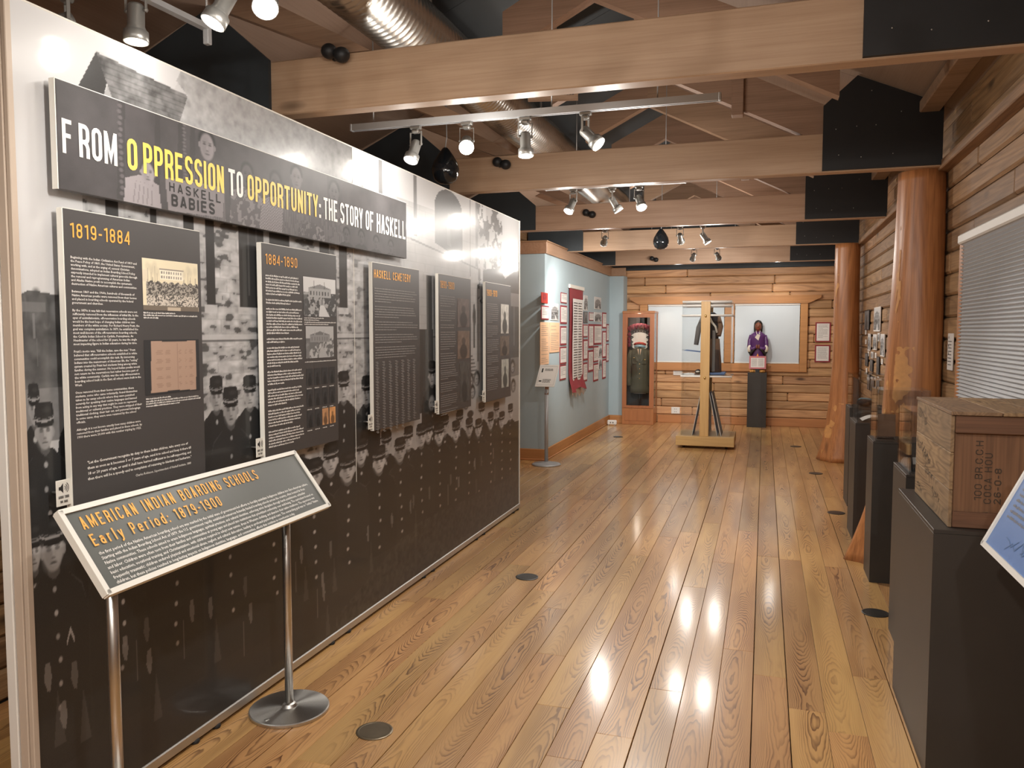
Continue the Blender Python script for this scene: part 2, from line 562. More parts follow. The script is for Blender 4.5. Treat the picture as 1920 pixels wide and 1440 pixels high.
def glyph(ch, w=0.40, s=0.125):
    """tall condensed gothic capitals, digits and a few small letters, height 1: (advance, open strokes, closed strokes)"""
    l, r, b, t = s / 2, w - s / 2, s / 2, 1 - s / 2
    c = w / 2
    rx = (r - l) / 2
    ry = rx * 1.1
    X = 0.70
    o, k = [], []

    def ring(y0, y1):
        return arc(c, y1 - ry, rx, ry, 0, 180) + arc(c, y0 + ry, rx, ry, 180, 360)
    bowl = lambda y0, y1, q=r: [(l, y1)] + arc(q - rx, y1 - ry, rx, ry, 90, 0) + arc(q - rx, y0 + ry, rx, ry, 0, -90) + [(l, y0)]
    st = lambda x, y0=0.0, y1=1.0: [(x, y0), (x, y1)]
    if ch == ' ':
        return 0.24, [], []
    if ch == 'A':
        o = [[(l * .8, 0), (c, 1)], [(w - l * .8, 0), (c, 1)], [(l * 1.9, .27), (w - l * 1.9, .27)]]
    elif ch == 'B':
        o = [st(l), bowl(.52, t), bowl(b, .52)]
    elif ch == 'C':
        o = [arc(c, t - ry, rx, ry, -25, 180) + arc(c, b + ry, rx, ry, 180, 385)]
    elif ch == 'D':
        o = [st(l), bowl(b, t)]
    elif ch == 'E':
        o = [st(l), [(l, t), (w - .03, t)], [(l, .52), (w - .07, .52)], [(l, b), (w - .03, b)]]
    elif ch == 'F':
        o = [st(l), [(l, t), (w - .03, t)], [(l, .52), (w - .07, .52)]]
    elif ch == 'G':
        o = [arc(c, t - ry, rx, ry, -15, 180) + arc(c, b + ry, rx, ry, 180, 360) + [(r, .5)], [(r, .47), (c, .47)]]
    elif ch == 'H':
        o = [st(l), st(r), [(l, .52), (r, .52)]]
    elif ch == 'I':
        return s, [st(l)], []
    elif ch == 'K':
        o = [st(l), [(l, .38), (r + .02, 1)], [(l + .06, .52), (r + .03, 0)]]
    elif ch == 'L':
        o = [st(l), [(l, b), (w - .03, b)]]
    elif ch == 'M':
        q = w * 1.32
        return q, [st(l), st(q - l), [(l + s * .12, .93), (q / 2, .20), (q - l - s * .12, .93)]], []
    elif ch == 'N':
        o = [st(l), st(r), [(l + s * .1, .94), (r - s * .1, .06)]]
    elif ch == 'O' or ch == '0':
        k = [ring(b, t)]
    elif ch == 'P':
        o = [st(l), bowl(.44, t)]
    elif ch == 'R':
        o = [st(l), bowl(.47, t), [(c, .47), (r - .04, .40), (r, .30), (r, 0)]]
    elif ch == 'S':
        o = [arc(c, t - ry, rx, ry, -10, 180) + [(l, .66), (l + .03, .58), (r - .03, .42), (r, .34)] + arc(c, b + ry, rx, ry, 0, -190)]
    elif ch == 'T':
        o = [st(c), [(0, t), (w, t)]]
    elif ch == 'U':
        o = [[(l, 1)] + arc(c, b + ry, rx, ry, 180, 360) + [(r, 1)]]
    elif ch == 'Y':
        o = [[(l * .7, 1), (c, .42), (c, 0)], [(w - l * .7, 1), (c, .42)]]
    elif ch == '1':
        return w * .62, [st(w * .62 - l), [(w * .62 - l, t), (0, t - .1)]], []
    elif ch == '4':
        o = [st(r - .04), [(r - .04, .97), (l * .6, .28), (w, .28)]]
    elif ch == '7':
        o = [[(0, t), (r, t), (r - .03, .8), (c - .03, 0)]]
    elif ch == '8':
        k = [ring(.5, t), ring(b, .55)]
    elif ch == '9':
        k = [ring(.42, t)]
        o = [[(r, .7)] + arc(c, b + ry, rx, ry, 0, -170)]
    elif ch == '2':
        o = [arc(c, t - ry, rx, ry, 180, 0) + [(r, .66), (l, b), (w, b)]]
    elif ch == '5':
        o = [[(r, t), (l, t), (l, .55)], [(l, .55)] + arc(c, .56 - ry, rx, ry, 120, 0) + arc(c, b + ry, rx, ry, 0, -170)]
    elif ch == '6':
        k = [ring(b, .58)]
        o = [[(l, .3)] + arc(c, t - ry, rx, ry, 180, 10)]
    elif ch == '.':
        return s, [[(l, 0), (l, .13)]], []
    elif ch == '-':
        return w * .6, [[(0, .44), (w * .6, .44)]], []
    elif ch == ':':
        return s, [[(l, .0), (l, .15)], [(l, .48), (l, .63)]], []
    elif ch == 'a':
        k = [ring(b, .44)]
        o = [[(r, 0), (r, X - ry)] + arc(c, X - s / 2 - ry, rx, ry, 0, 165)]
    elif ch == 'd':
        k = [ring(b, X - s / 2)]
        o = [st(r)]
    elif ch == 'e':
        o = [[(l, .36), (r, .36)] + arc(c, X - s / 2 - ry, rx, ry, 0, 180) + arc(c, b + ry, rx, ry, 180, 345)]
    elif ch == 'i':
        return s, [st(l, 0, X), [(l, .82), (l, .96)]], []
    elif ch == 'l':
        return s, [st(l)], []
    elif ch == 'o':
        k = [ring(b, X - s / 2)]
    elif ch == 'r':
        return w * .8, [st(l, 0, X), [(l, X - .2)] + arc(l + rx, X - s / 2 - ry, rx, ry, 150, 70)], []
    elif ch == 'y':
        o = [[(l, X), (c, .05)], [(r, X), (c - .03, -.12), (l * .4, -.24)]]
    else:
        o = [st(l)]
    return w, o, k


def letters(fl, text, x, y, h, width=None, wx=0.40, s=0.125, gap=0.09, bold=1.0):
    """sets text with its baseline at (x, y); width fits the line to a given length"""
    adv = sum(glyph(ch, wx, s)[0] + gap for ch in text) - gap
    k = (width / adv) if width else h
    for ch in text:
        a, op, cl = glyph(ch, wx, s)
        for p in op:
            fl.stroke([(x + q[0] * k, y + q[1] * h) for q in p], s * bold * (k * .75 + h * .25))
        for p in cl:
            fl.stroke([(x + q[0] * k, y + q[1] * h) for q in p], s * bold * (k * .75 + h * .25), True)
        x += (a + gap) * k
    return x


def text_mesh(name, body, fr, x, y, size, leading, xs, mat, parent, d=0.0008, bold=0.0, width=None, space=1.0):
    """body copy in the plain built-in face, first baseline at (x, y)"""
    cu = bpy.data.curves.new(name, 'FONT')
    cu.body = body
    cu.size = 1.0
    cu.resolution_u = 1
    cu.space_line = leading / size
    cu.offset = bold
    cu.space_character = space
    ob = bpy.data.objects.new(name, cu)
    C.objects.link(ob)
    dg = bpy.context.evaluated_depsgraph_get()
    me = bpy.data.meshes.new_from_object(ob.evaluated_get(dg))
    bpy.data.objects.remove(ob)
    bpy.data.curves.remove(cu)
    n = len(me.vertices)
    co = np.empty(n * 3, dtype=np.float32)
    me.vertices.foreach_get('co', co)
    co = co.reshape(-1, 3)
    if width:
        xs = width / (co[:, 0].max() * size)
    o, u, v, nn = (np.array(q) for q in (fr.o, fr.u, fr.v, fr.n))
    out = o + np.outer(x + co[:, 0] * size * xs, u) + np.outer(y + co[:, 1] * size, v) + nn * d
    me.vertices.foreach_set('co', out.astype(np.float32).ravel())
    me.update()
    me.materials.clear()
    o = link(name, me, mat, parent)
    o['kind'] = 'stuff'
    return o


def greek(fl, x0, x1, y, h, rg, last=1.0, words=False):
    """a line of type too small to read: letter or word marks"""
    x = x0
    end = x0 + (x1 - x0) * last
    while x < end - h * 0.4:
        n = rg.choice((2, 3, 3, 4, 5, 6, 7, 8, 10))
        if words:
            wd = min(n * h * 0.42, end - x)
            fl.rect(x, y, x + wd, y + h * 0.55)
            x += wd + h * 0.34
            continue
        for _ in range(n):
            if x > end:
                break
            hh = h * (0.52 if rg.random() < 0.68 else 0.78)
            wd = h * rg.uniform(0.2, 0.36)
            fl.rect(x, y - (h * .16 if rg.random() < .1 else 0), x + wd, y + hh)
            x += wd + h * 0.12
        x += h * 0.3


class Pic:
    """a picture painted on a grid: ys runs along the sheet, zs up it"""
    def __init__(s, ys, zs, base):
        s.y, s.z = np.asarray(ys, float), np.asarray(zs, float)
        s.c = np.empty((len(s.z), len(s.y), 3))
        s.c[:] = base
        s.rs = np.random.RandomState(5)

    def sl(s, y0, y1, z0, z1):
        a, b = np.searchsorted(s.y, (y0, y1))
        c, d = np.searchsorted(s.z, (z0, z1))
        return slice(c, d), slice(a, b)

    def put(s, sl, mask, val):
        val = np.asarray(val, float)
        if val.ndim == 0:
            val = np.array([val, val, val])
        if val.ndim == 2:
            val = val[..., None]
        m = mask[..., None]
        s.c[sl] = s.c[sl] * (1 - m) + val * m

    def ell(s, cy, cz, ry, rz, val, a=1.0, soft=0.25):
        q = s.sl(cy - ry * 1.3, cy + ry * 1.3, cz - rz * 1.3, cz + rz * 1.3)
        Y, Z = np.meshgrid(s.y[q[1]], s.z[q[0]])
        d = np.sqrt(((Y - cy) / ry) ** 2 + ((Z - cz) / rz) ** 2)
        s.put(q, np.clip((1 + soft * .5 - d) / soft, 0, 1) * a, val)

    def poly(s, pts, val, a=1.0):
        P = np.array(pts)
        q = s.sl(P[:, 0].min(), P[:, 0].max(), P[:, 1].min(), P[:, 1].max())
        Y, Z = np.meshgrid(s.y[q[1]], s.z[q[0]])
        m = np.zeros(Y.shape, bool)
        n = len(P)
        for i in range(n):
            (y0, z0), (y1, z1) = P[i], P[(i + 1) % n]
            if z0 == z1:
                continue
            m ^= ((Z >= z0) != (Z >= z1)) & (Y < (y1 - y0) * (Z - z0) / (z1 - z0) + y0)
        s.put(q, m * a, val)

    def rect(s, y0, z0, y1, z1, val, a=1.0):
        q = s.sl(y0, y1, z0, z1)
        s.put(q, np.full((q[0].stop - q[0].start, q[1].stop - q[1].start), a), val)

    def noise(s, fy, fz, oct=3, seed=0):
        """smooth value noise over the whole sheet, fy and fz cells per metre"""
        rs = np.random.RandomState(seed)
        out = np.zeros((len(s.z), len(s.y)))
        amp, tot = 1.0, 0.0
        for k in range(oct):
            Yc = (s.y - s.y[0]) * fy * 2 ** k
            Zc = (s.z - s.z[0]) * fz * 2 ** k
            g = rs.rand(int(Zc.max()) + 3, int(Yc.max()) + 3)
            yi, zi = Yc.astype(int), Zc.astype(int)
            ty, tz = Yc - yi, Zc - zi
            ty, tz = ty * ty * (3 - 2 * ty), tz * tz * (3 - 2 * tz)
            a = g[zi][:, yi] * (1 - ty) + g[zi][:, yi + 1] * ty
            b = g[zi + 1][:, yi] * (1 - ty) + g[zi + 1][:, yi + 1] * ty
            out += amp * (a * (1 - tz)[:, None] + b * tz[:, None])
            tot += amp
            amp *= 0.55
        return out / tot

    def build(s, name, point, mat, parent):
        nz, ny = len(s.z), len(s.y)
        Y, Z = np.meshgrid(s.y, s.z)
        co = point(Y.ravel(), Z.ravel()).astype(np.float32)
        i = np.arange(nz * ny).reshape(nz, ny)
        f = np.stack([i[:-1, :-1], i[:-1, 1:], i[1:, 1:], i[1:, :-1]], -1).reshape(-1, 4).astype(np.int32)
        me = bpy.data.meshes.new(name)
        me.vertices.add(len(co))
        me.vertices.foreach_set('co', co.ravel())
        me.loops.add(f.size)
        me.loops.foreach_set('vertex_index', f.ravel())
        me.polygons.add(len(f))
        me.polygons.foreach_set('loop_start', np.arange(0, f.size, 4, dtype=np.int32))
        me.update(calc_edges=True)
        at = me.color_attributes.new('print', 'FLOAT_COLOR', 'POINT')
        col = np.ones((len(co), 4), np.float32)
        col[:, :3] = np.clip(s.c.reshape(-1, 3), 0, 1)
        at.data.foreach_set('color', col.ravel())
        me.validate()
        return link(name, me, mat, parent)


def on_frame(fr, d=0.0006):
    o, u, v, n = (np.array(q) for q in (fr.o, fr.u, fr.v, fr.n))
    return lambda Y, Z: o + np.outer(Y, u) + np.outer(Z, v) + n * d


# ================================================================== THE ROOM
XL, XR, YB, YF = -2.95, 1.07, 13.42, -2.6
RIDGE = -0.94
BEAM_Z0, BEAM_Z1 = 2.52, 2.765


def deck_z(x):
    return 3.75 - 0.44 * abs(x - RIDGE)


# ---- floor: pine planks 14 cm wide
floor = empty_struct('floor', 'varnished yellow pine plank floor running down the gallery', 'floor')
obj('subfloor', MB().box(XL - .2, XR + .2, YF - .2, YB + .2, -0.06, -0.022), M['gap'], floor)
x = -0.02 - 0.14 * 21
while x < XR:
    y = YF - rng.uniform(0, 1.6)
    x0, x1 = max(x, XL), min(x + 0.14, XR)
    wide = 0.0030 if rng.random() < 0.45 else 0.0008
    while y < YB:
        ln = rng.uniform(1.3, 3.4)
        y0, y1 = max(y, YF), min(y + ln, YB)
        if y1 - y0 > 0.15 and x1 - x0 > 0.02:
            hx, hy = (x1 - x0) / 2, (y1 - y0) / 2
            pk = obj('plank', MB().cbox(-hx + wide, hx - 0.0006, -hy + 0.0007, hy - 0.0007, -0.022, rng.uniform(-0.0005, 0.0), 0.0014), M['floor'], floor)
            pk.location = (x0 + hx, y0 + hy, 0)
        y += ln
    x += 0.14

# ---- log siding walls
COURSE = 0.1335


def log_wall(name, label, mat, place, length0, length1, top, joints=(2.0, 4.2), depth=0.05):
    w = empty_struct(name, label, 'wall')
    z = 0.0
    while z < top - 0.02:
        z1 = min(z + COURSE, top)
        a = length0 - rng.uniform(0, 2.5)
        while a < length1:
            ln = rng.uniform(*joints)
            a0, a1 = max(a, length0), min(a + ln, length1)
            if a1 - a0 > 0.05:
                d = rng.uniform(-0.003, 0.003)
                obj('log', place(a0 + 0.002, a1 - 0.002, z + 0.002, z1 - 0.002, d), mat, w)
            a += ln
        z = z1
    return w


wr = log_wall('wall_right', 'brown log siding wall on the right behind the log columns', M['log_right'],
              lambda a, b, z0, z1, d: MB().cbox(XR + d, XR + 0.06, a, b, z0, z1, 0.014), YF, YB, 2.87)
obj('backing', MB().box(XR + 0.02, XR + 0.12, YF - .15, YB + 0.1, -.022, 3.0), M['gap'], wr)
obj('ledge', MB().cbox(1.0, XR + 0.004, YF, YB - 0.004, 2.505, 2.56, 0.006), M['log_right'], wr)
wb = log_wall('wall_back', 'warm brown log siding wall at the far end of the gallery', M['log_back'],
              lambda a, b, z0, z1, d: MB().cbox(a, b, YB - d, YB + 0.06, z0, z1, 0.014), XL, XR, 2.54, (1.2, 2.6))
gable = [(XL, 2.5), (XR, 2.5), (XR, 2.9), (RIDGE, 3.8), (XL, 2.9)]
obj('gable', MB().prism(gable, YB + 0.012, YB + 0.05), M['slate'], wb)
obj('backing', MB().box(XL, XR, YB + 0.02, YB + 0.12, -.022, 2.6), M['gap'], wb)
obj('header', MB().cbox(XL + 0.5, XR - 0.004, YB - 0.05, YB - 0.004, 2.52, 2.66, 0.006), M['slate'], wb)
wl = log_wall('wall_left', 'brown log siding wall behind the mural partition', M['log_right'],
              lambda a, b, z0, z1, d: MB().cbox(XL - 0.06, XL + d, a, b, z0, z1, 0.014), YF, YB, 2.87, (4.0, 6.0))
obj('backing', MB().box(XL - 0.12, XL - 0.02, YF - .15, YB + .1, -.022, 3.0), M['gap'], wl)
wf = log_wall('wall_front', 'log siding wall behind the visitor', M['log_right'],
              lambda a, b, z0, z1, d: MB().cbox(a, b, YF - 0.06, YF + d, z0, z1, 0.011), XL, XR, 2.87, (3.0, 5.0))
obj('gable', MB().prism([(XL, 2.8), (XR, 2.8), (XR, 2.9), (RIDGE, 3.8), (XL, 2.9)], YF - 0.1, YF - 0.02), M['slate'], wf)
obj('backing', MB().box(XL, XR, YF - .12, YF - .02, -.022, 2.9), M['gap'], wf)

# ---- blue partition wall on the left with wooden cap and baseboard
BX, BY0 = -2.44, 9.0
wp = MB().box(XL, BX, BY0, YB, 0.0, 2.42)
struct(obj('wall_return', MB().box(BX, -2.21, 13.05, YB, 0.0, 2.42), M['blue']), 'short blue grey wall return behind the display cabinet', 'wall')
wpo = struct(obj('wall_partition', wp, M['blue']), 'blue grey painted partition wall with documents on it', 'wall')
cap = empty_struct('trim_1', 'broad wooden cap trim along the blue partition wall', 'trim')
obj('cap_board', MB().cbox(XL, BX + 0.03, BY0 - 0.03, BY0 - 0.002, 2.41, 2.545, 0.004), M['capwood'], cap)
obj('cap_board', MB().cbox(BX + 0.002, BX + 0.03, BY0 - 0.002, 13.05, 2.41, 2.545, 0.004), M['capwood'], cap)
obj('cap_board', MB().cbox(BX + 0.03, -2.17, 13.02, 13.048, 2.41, 2.545, 0.004), M['capwood'], cap)
obj('cap_board', MB().cbox(XL, BX + 0.04, BY0 - 0.04, YB, 2.545, 2.56, 0.003), M['capwood'], cap)
bb = empty_struct('baseboard_left', 'honey wood baseboard at the foot of the blue partition wall', 'baseboard')
for (a, b, c, d, mt) in ((XL, BX + 0.02, BY0 - 0.02, BY0 - 0.001, 'trimwood_x'), (BX + 0.001, BX + 0.02, BY0, 13.05, 'trimwood'), (BX + 0.02, -2.18, 13.03, 13.049, 'trimwood_x')):
    obj('board', MB().cbox(a, b, c, d, 0.0, 0.135, 0.005), M[mt], bb)
for (a, b, c, d, mt) in ((XL, BX + 0.036, BY0 - 0.036, BY0 - 0.021, 'trimwood_x'), (BX + 0.021, BX + 0.036, BY0, 13.05, 'trimwood')):
    obj('shoe_moulding', MB().cbox(a, b, c, d, 0.0, 0.022, 0.006), M[mt], bb)
b2 = empty_struct('baseboard_back', 'pale wood baseboard along the far log wall', 'baseboard')
obj('board', MB().cbox(-1.68, XR - 0.01, YB - 0.03, YB - 0.005, 0.0, 0.13, 0.005), M['trimwood_x'], b2)

# ---- roof: deck panels, trusses, rafters
ceil = empty_struct('ceiling', 'sloping wood roof deck above the exposed trusses', 'ceiling')


def deck_panel(xa, xb, y0, y1, mat, name='deck_panel'):
    za, zb = deck_z(xa), deck_z(xb)
    obj(name, MB().prism([(xa, za), (xb, zb), (xb, zb + 0.03), (xa, za + 0.03)], y0 + 0.002, y1 - 0.002), mat, ceil)


ys = [YF, -0.1, 1.1, 2.2, 3.33, 4.45, 5.55, 6.7, 7.85, 8.95, 10.05, 11.2, 12.35, YB + 0.1]
for y0, y1 in zip(ys[:-1], ys[1:]):
    deck_panel(RIDGE, XR + 0.1, y0, y1, M['deck'])
    deck_panel(-2.05, RIDGE, y0, y1, M['slate'], 'dark_panel')
    deck_panel(XL - 0.1, -2.05, y0, y1, M['deck'])
obj('roofing', MB().prism([(XL - 0.1, deck_z(XL - .1) + .032), (RIDGE, 3.784), (XR + 0.1, deck_z(XR + .1) + .032), (XR + 0.1, 3.9), (XL - 0.1, 3.9)], YF - 0.1, YB + 0.12), M['gap'], ceil)

right_chord = [(RIDGE, 3.34), (0.335, 2.70), (0.335, 2.94), (RIDGE, 3.575)]
left_chord = [(-1.45, 3.085), (RIDGE, 3.34), (RIDGE, 3.575), (-1.45, 3.32)]
left_web = [(-1.86, 2.767), (-1.70, 2.767), (-2.36, 3.12), (-2.52, 3.05)]
bp_r = [(0.325, 2.528), (0.325, 2.93), (0.518, 3.10), (1.005, 2.885), (1.005, 2.528)]
bp_l = [(-2.21, 2.528), (-2.21, 2.77), (-2.53, 3.04), (-2.93, 2.855), (-2.93, 2.528)]
TIES = (3.29, 5.5, 7.8, 10.0, 12.3)
ORD = ('nearest', 'second', 'third', 'fourth', 'farthest')
for i, yt in enumerate(TIES):
    t = thing('roof_truss', f'wooden roof truss with black end panels, the {ORD[i]} from the camera', 'truss', (0, 0, 0), 0, 'roof trusses')
    obj('tie_beam', MB().cbox(XL + 0.01, XR - 0.065, yt, yt + 0.09, BEAM_Z0, BEAM_Z1, 0.005), M['beam'], t)
    obj('rafter', MB().prism(right_chord, yt + 0.002, yt + 0.085), M['rafter'], t)
    obj('rafter', MB().prism(left_chord, yt + 0.002, yt + 0.085), M['rafter'], t)
    obj('web', MB().prism(left_web, yt + 0.002, yt + 0.085), M['rafter'], t)
    obj('post', MB().cbox(-0.235, -0.16, yt - 0.03, yt + 0.06, 2.915, deck_z(-0.2), 0.004), M['rafter'], t)
    a = obj('black_panel', MB().prism(bp_r, yt - 0.022, yt - 0.001), M['black'], t)
    b = obj('black_panel', MB().prism(bp_l, yt - 0.022, yt - 0.001), M['slate'], t)
    nails = MB()
    for (nx, nz) in ((.42, 2.62), (.55, 2.60), (.73, 2.61), (.40, 2.78), (.52, 2.79), (.63, 2.79), (.77, 2.86), (.6, 3.0)):
        nails.ell((nx, yt - 0.0225, nz), (0.0035, 0.002, 0.0035), 6, 4)
    obj('nail', nails, M['alu'], a)['kind'] = 'stuff'
for i, yt in enumerate((4.42, 6.62, 8.88, 11.12)):
    t = thing('rafter_frame', f'plain rafter pair between the trusses, {("nearest", "second", "third", "farthest")[i]} of four', 'rafter', (0, 0, 0), 0, 'intermediate rafters')
    obj('rafter', MB().prism(right_chord, yt, yt + 0.085), M['rafter'], t)
    obj('rafter', MB().prism(left_chord, yt, yt + 0.085), M['rafter'], t)
    obj('web', MB().prism(left_web, yt, yt + 0.085), M['rafter'], t)
pl = tag(obj('purlin', MB().cbox(0.87, 0.985, YF, YB, 2.845, 2.915, 0.006), M['rafter']), 'long rough wooden purlin under the roof edge by the right wall', 'beam')


# ---- log columns
def log_column(label, cx, cy, prof, seed, ky):
    rg = random.Random(seed)
    ph = [rg.uniform(0, 6.28) for _ in range(8)]
    n = 44
    zs = [2.52 * i / 46 for i in range(47)]

    def rad(z, a):
        for (z0, r0), (z1, r1) in zip(prof[:-1], prof[1:]):
            if z0 <= z <= z1:
                r = r0 + (r1 - r0) * (z - z0) / (z1 - z0)
        fl = max(0.0, 1 - z / 0.8)
        return r * (1 + 0.015 * math.sin(3 * a + ph[0] + z) + 0.012 * math.sin(5 * a + ph[1] - 2 * z) + fl * fl * (0.07 * math.sin(4 * a + ph[2]) + 0.05 * math.sin(9 * a + ph[3] + 3 * z)))

    def pt(z, a, d=0.0):
        r = rad(z, a) + d
        xx = cx + r * math.cos(a) + 0.006 * math.sin(2 * z + ph[4])
        rr = r if r < 0.15 else 0.15 + (r - 0.15) * ky
        yy = cy + rr * math.sin(a)
        return (min(xx, XR - 0.008 + d * .1), yy, z)
    t = thing('log_column', label, 'column', (0, 0, 0), 0, 'peeled log columns along the right wall')
    mb = MB()
    vs = [pt(z, 2 * math.pi * k / n) for z in zs for k in range(n)]
    fs = [(i * n + k, i * n + (k + 1) % n, (i + 1) * n + (k + 1) % n, (i + 1) * n + k) for i in range(len(zs) - 1) for k in range(n)]
    mb.add(vs, fs, True)
    mb.f.append([k for k in range(n)][::-1])
    mb.f.append([(len(zs) - 1) * n + k for k in range(n)])
    obj('trunk', mb, M['column'], t)
    return t, pt


def scar(parent, pt, a0, a1, z0, z1, seed, th=0.45, mat='peel', na=44, nz=110):
    rg = np.random.RandomState(seed)
    g = rg.rand(nz // 9 + 3, na // 9 + 3)
    mb = MB()
    for i in range(nz):
        for k in range(na):
            u, v = i / 9.0, k / 9.0
            iu, iv = int(u), int(v)
            fu, fv = u - iu, v - iv
            val = (g[iu, iv] * (1 - fu) * (1 - fv) + g[iu + 1, iv] * fu * (1 - fv) + g[iu, iv + 1] * (1 - fu) * fv + g[iu + 1, iv + 1] * fu * fv)
            ed = min(i, nz - 1 - i) / nz * 2 * min(k, na - 1 - k) / na * 2
            if val + 0.5 * ed ** .5 > th + .35:
                q = []
                for (di, dk) in ((0, 0), (0, 1), (1, 1), (1, 0)):
                    q.append(pt(z0 + (z1 - z0) * (i + di) / nz, a0 + (a1 - a0) * (k + dk) / na, 0.0025))
                mb.add(q, [(0, 1, 2, 3)])
    if mb.v:
        obj('scraped_patch', mb, M[mat], parent)


c1, pt1 = log_column('thick peeled log column with a pale scraped patch, nearer of the two', 0.93, 5.69,
                     [(0, .37), (.12, .33), (.3, .28), (.55, .225), (.9, .195), (1.3, .18), (1.9, .155), (2.3, .142), (2.53, .135)], 3, 0.15)
scar(c1, pt1, R(222), R(258), 1.0, 1.42, 4, 0.30)
scar(c1, pt1, R(196), R(216), 0.5, 1.25, 8, 0.55)
scar(c1, pt1, R(205), R(225), 1.5, 2.4, 9, 0.62)
c2, pt2 = log_column('peeled log column with knobby root flare, the farther of the two', 0.90, 10.05,
                     [(0, .27), (.15, .24), (.4, .20), (.7, .17), (1.1, .148), (1.8, .137), (2.53, .135)], 6, 0.6)
scar(c2, pt2, R(180), R(265), 0.05, 0.75, 12, 0.58)
scar(c2, pt2, R(180), R(250), 1.7, 2.4, 14, 0.66)


# ---- windows
def tf(p, y=YB - 0.055):
    return p


w1 = empty_struct('window_1', 'wide window on the far wall covered by white shades in a wooden frame', 'window')
X0, X1, Z0, Z1 = -1.86, 0.53, 1.01, 1.955
F1 = YB - 0.045
obj('casing', MB().cbox(X0 - 0.13, X0, F1, YB - 0.002, Z0 - 0.14, Z1, 0.004), M['trimwood_x'], w1)
obj('casing', MB().cbox(X1, X1 + 0.11, F1, YB - 0.002, Z0 - 0.14, Z1, 0.004), M['trimwood_x'], w1)
obj('mullion', MB().cbox(-0.62, -0.47, F1, YB - 0.002, Z0, Z1, 0.004), M['trimwood_x'], w1)
obj('head_casing', MB().prism([(X0 - .15, Z1), (X1 + .12, Z1), (X1 + .30, Z1 + .085), (X1 + .30, Z1 + .125), (X0 - .30, Z1 + .125), (X0 - .30, Z1 + .085)], F1 - 0.012, YB - 0.002), M['trimwood_x'], w1)
obj('apron', MB().cbox(X0, X1, F1, YB - 0.002, Z0 - 0.14, Z0 - 0.012, 0.004), M['trimwood_x'], w1)
for (a, b) in ((X0, -0.62), (-0.47, X1)):
    obj('shade', MB().box(a + 0.01, b - 0.01, F1 + 0.02, F1 + 0.024, Z0, Z1 - 0.02), M['shade'], w1)
    obj('head_rail', MB().cbox(a + 0.004, b - 0.004, F1 + 0.006, F1 + 0.04, Z1 - 0.03, Z1 - 0.002, 0.004), M['white'], w1)
    obj('hem_bar', MB().cbox(a + 0.006, b - 0.006, F1 + 0.014, F1 + 0.03, Z0 - 0.01, Z0 + 0.008, 0.003), M['bead'], w1)

w2 = empty_struct('window_2', 'window on the right wall covered by a white pleated blind', 'window')
F2 = XR - 0.045
Y0, Y1, Zb, Zt = 3.3, 4.95, 0.93, 2.03
obj('casing', MB().cbox(F2, XR - 0.004, Y1, Y1 + 0.085, Zb - 0.12, Zt + 0.0, 0.004), M['trimwood'], w2)
obj('casing', MB().cbox(F2, XR - 0.004, Y0 - 0.085, Y0, Zb - 0.12, Zt, 0.004), M['trimwood'], w2)
obj('sill', MB().cbox(F2 - 0.03, XR - 0.004, Y0 - 0.12, Y1 + 0.12, Zb - 0.04, Zb - 0.005, 0.004), M['trimwood'], w2)
pleat = MB()
npl = 54
zz = [Zb + (Zt - 0.04 - Zb) * i / (2 * npl) for i in range(2 * npl + 1)]
vs = []
for i, z in enumerate(zz):
    dx = 0.010 if i % 2 else -0.010
    vs += [(F2 - 0.004 + dx, Y0 + 0.01, z), (F2 - 0.004 + dx, Y1 - 0.006, z)]
pleat.add(vs, [(2 * i, 2 * i + 1, 2 * i + 3, 2 * i + 2) for i in range(2 * npl)])
obj('pleated_blind', pleat, M['blind'], w2)
obj('head_rail', MB().cbox(F2 - 0.028, F2 + 0.03, Y0, Y1 + 0.004, Zt - 0.04, Zt + 0.012, 0.008), M['white'], w2)

# ---- spiral duct with a wooden framed register
dt = thing('spiral_duct', 'shiny ribbed metal air duct running under the roof above the mural', 'duct')
prof = []
ny = 560
mb = MB()
vs, n = [], 26
for i in range(ny + 1):
    y = 1.6 + 8.0 * i / ny
    r = 0.155 + 0.006 * abs(math.sin(math.pi * (y / 0.042)))
    for k in range(n):
        a = 2 * math.pi * k / n
        vs.append((-1.72 + r * math.cos(a), y, 3.03 + r * math.sin(a)))
mb.add(vs, [(i * n + k, (i + 1) * n + k, (i + 1) * n + (k + 1) % n, i * n + (k + 1) % n) for i in range(ny) for k in range(n)], True)
obj('duct_tube', mb, M['duct'], dt)
for yy in (4.0, 6.2, 8.4):
    obj('hanger_strap', MB().box(-1.725, -1.715, yy, yy + 0.03, 3.19, deck_z(-1.72)), M['alu'], dt)
gr = thing('air_register', 'wood framed air register with close vertical slats beside the duct', 'vent', (-1.24, 4.75, 3.07))
obj('frame', MB().box(-0.15, -0.125, -0.02, 0.02, -.17, .17).box(0.125, 0.15, -0.02, 0.02, -.17, .17).box(-.125, .125, -.02, .02, -.17, -.145).box(-.125, .125, -.02, .02, .145, .17), M['rafter'], gr)
sl = MB().box(-0.004, 0.004, -0.012, 0.012, -0.145, 0.145).mesh('slat')
sl.materials.append(M['ink_grey'])
for k in range(14):
    o = link('slat', sl, None, gr)
    o.location = (-0.112 + k * 0.0172, 0, 0)
obj('back_plate', MB().box(-0.125, 0.125, 0.02, 0.03, -0.145, 0.145), M['slate'], gr)
obj('support', MB().box(-0.02, 0.02, 0.0, 0.03, 0.17, deck_z(-1.24) - 3.07), M['rafter'], gr)
gr.rotation_euler = (0, 0, R(12))


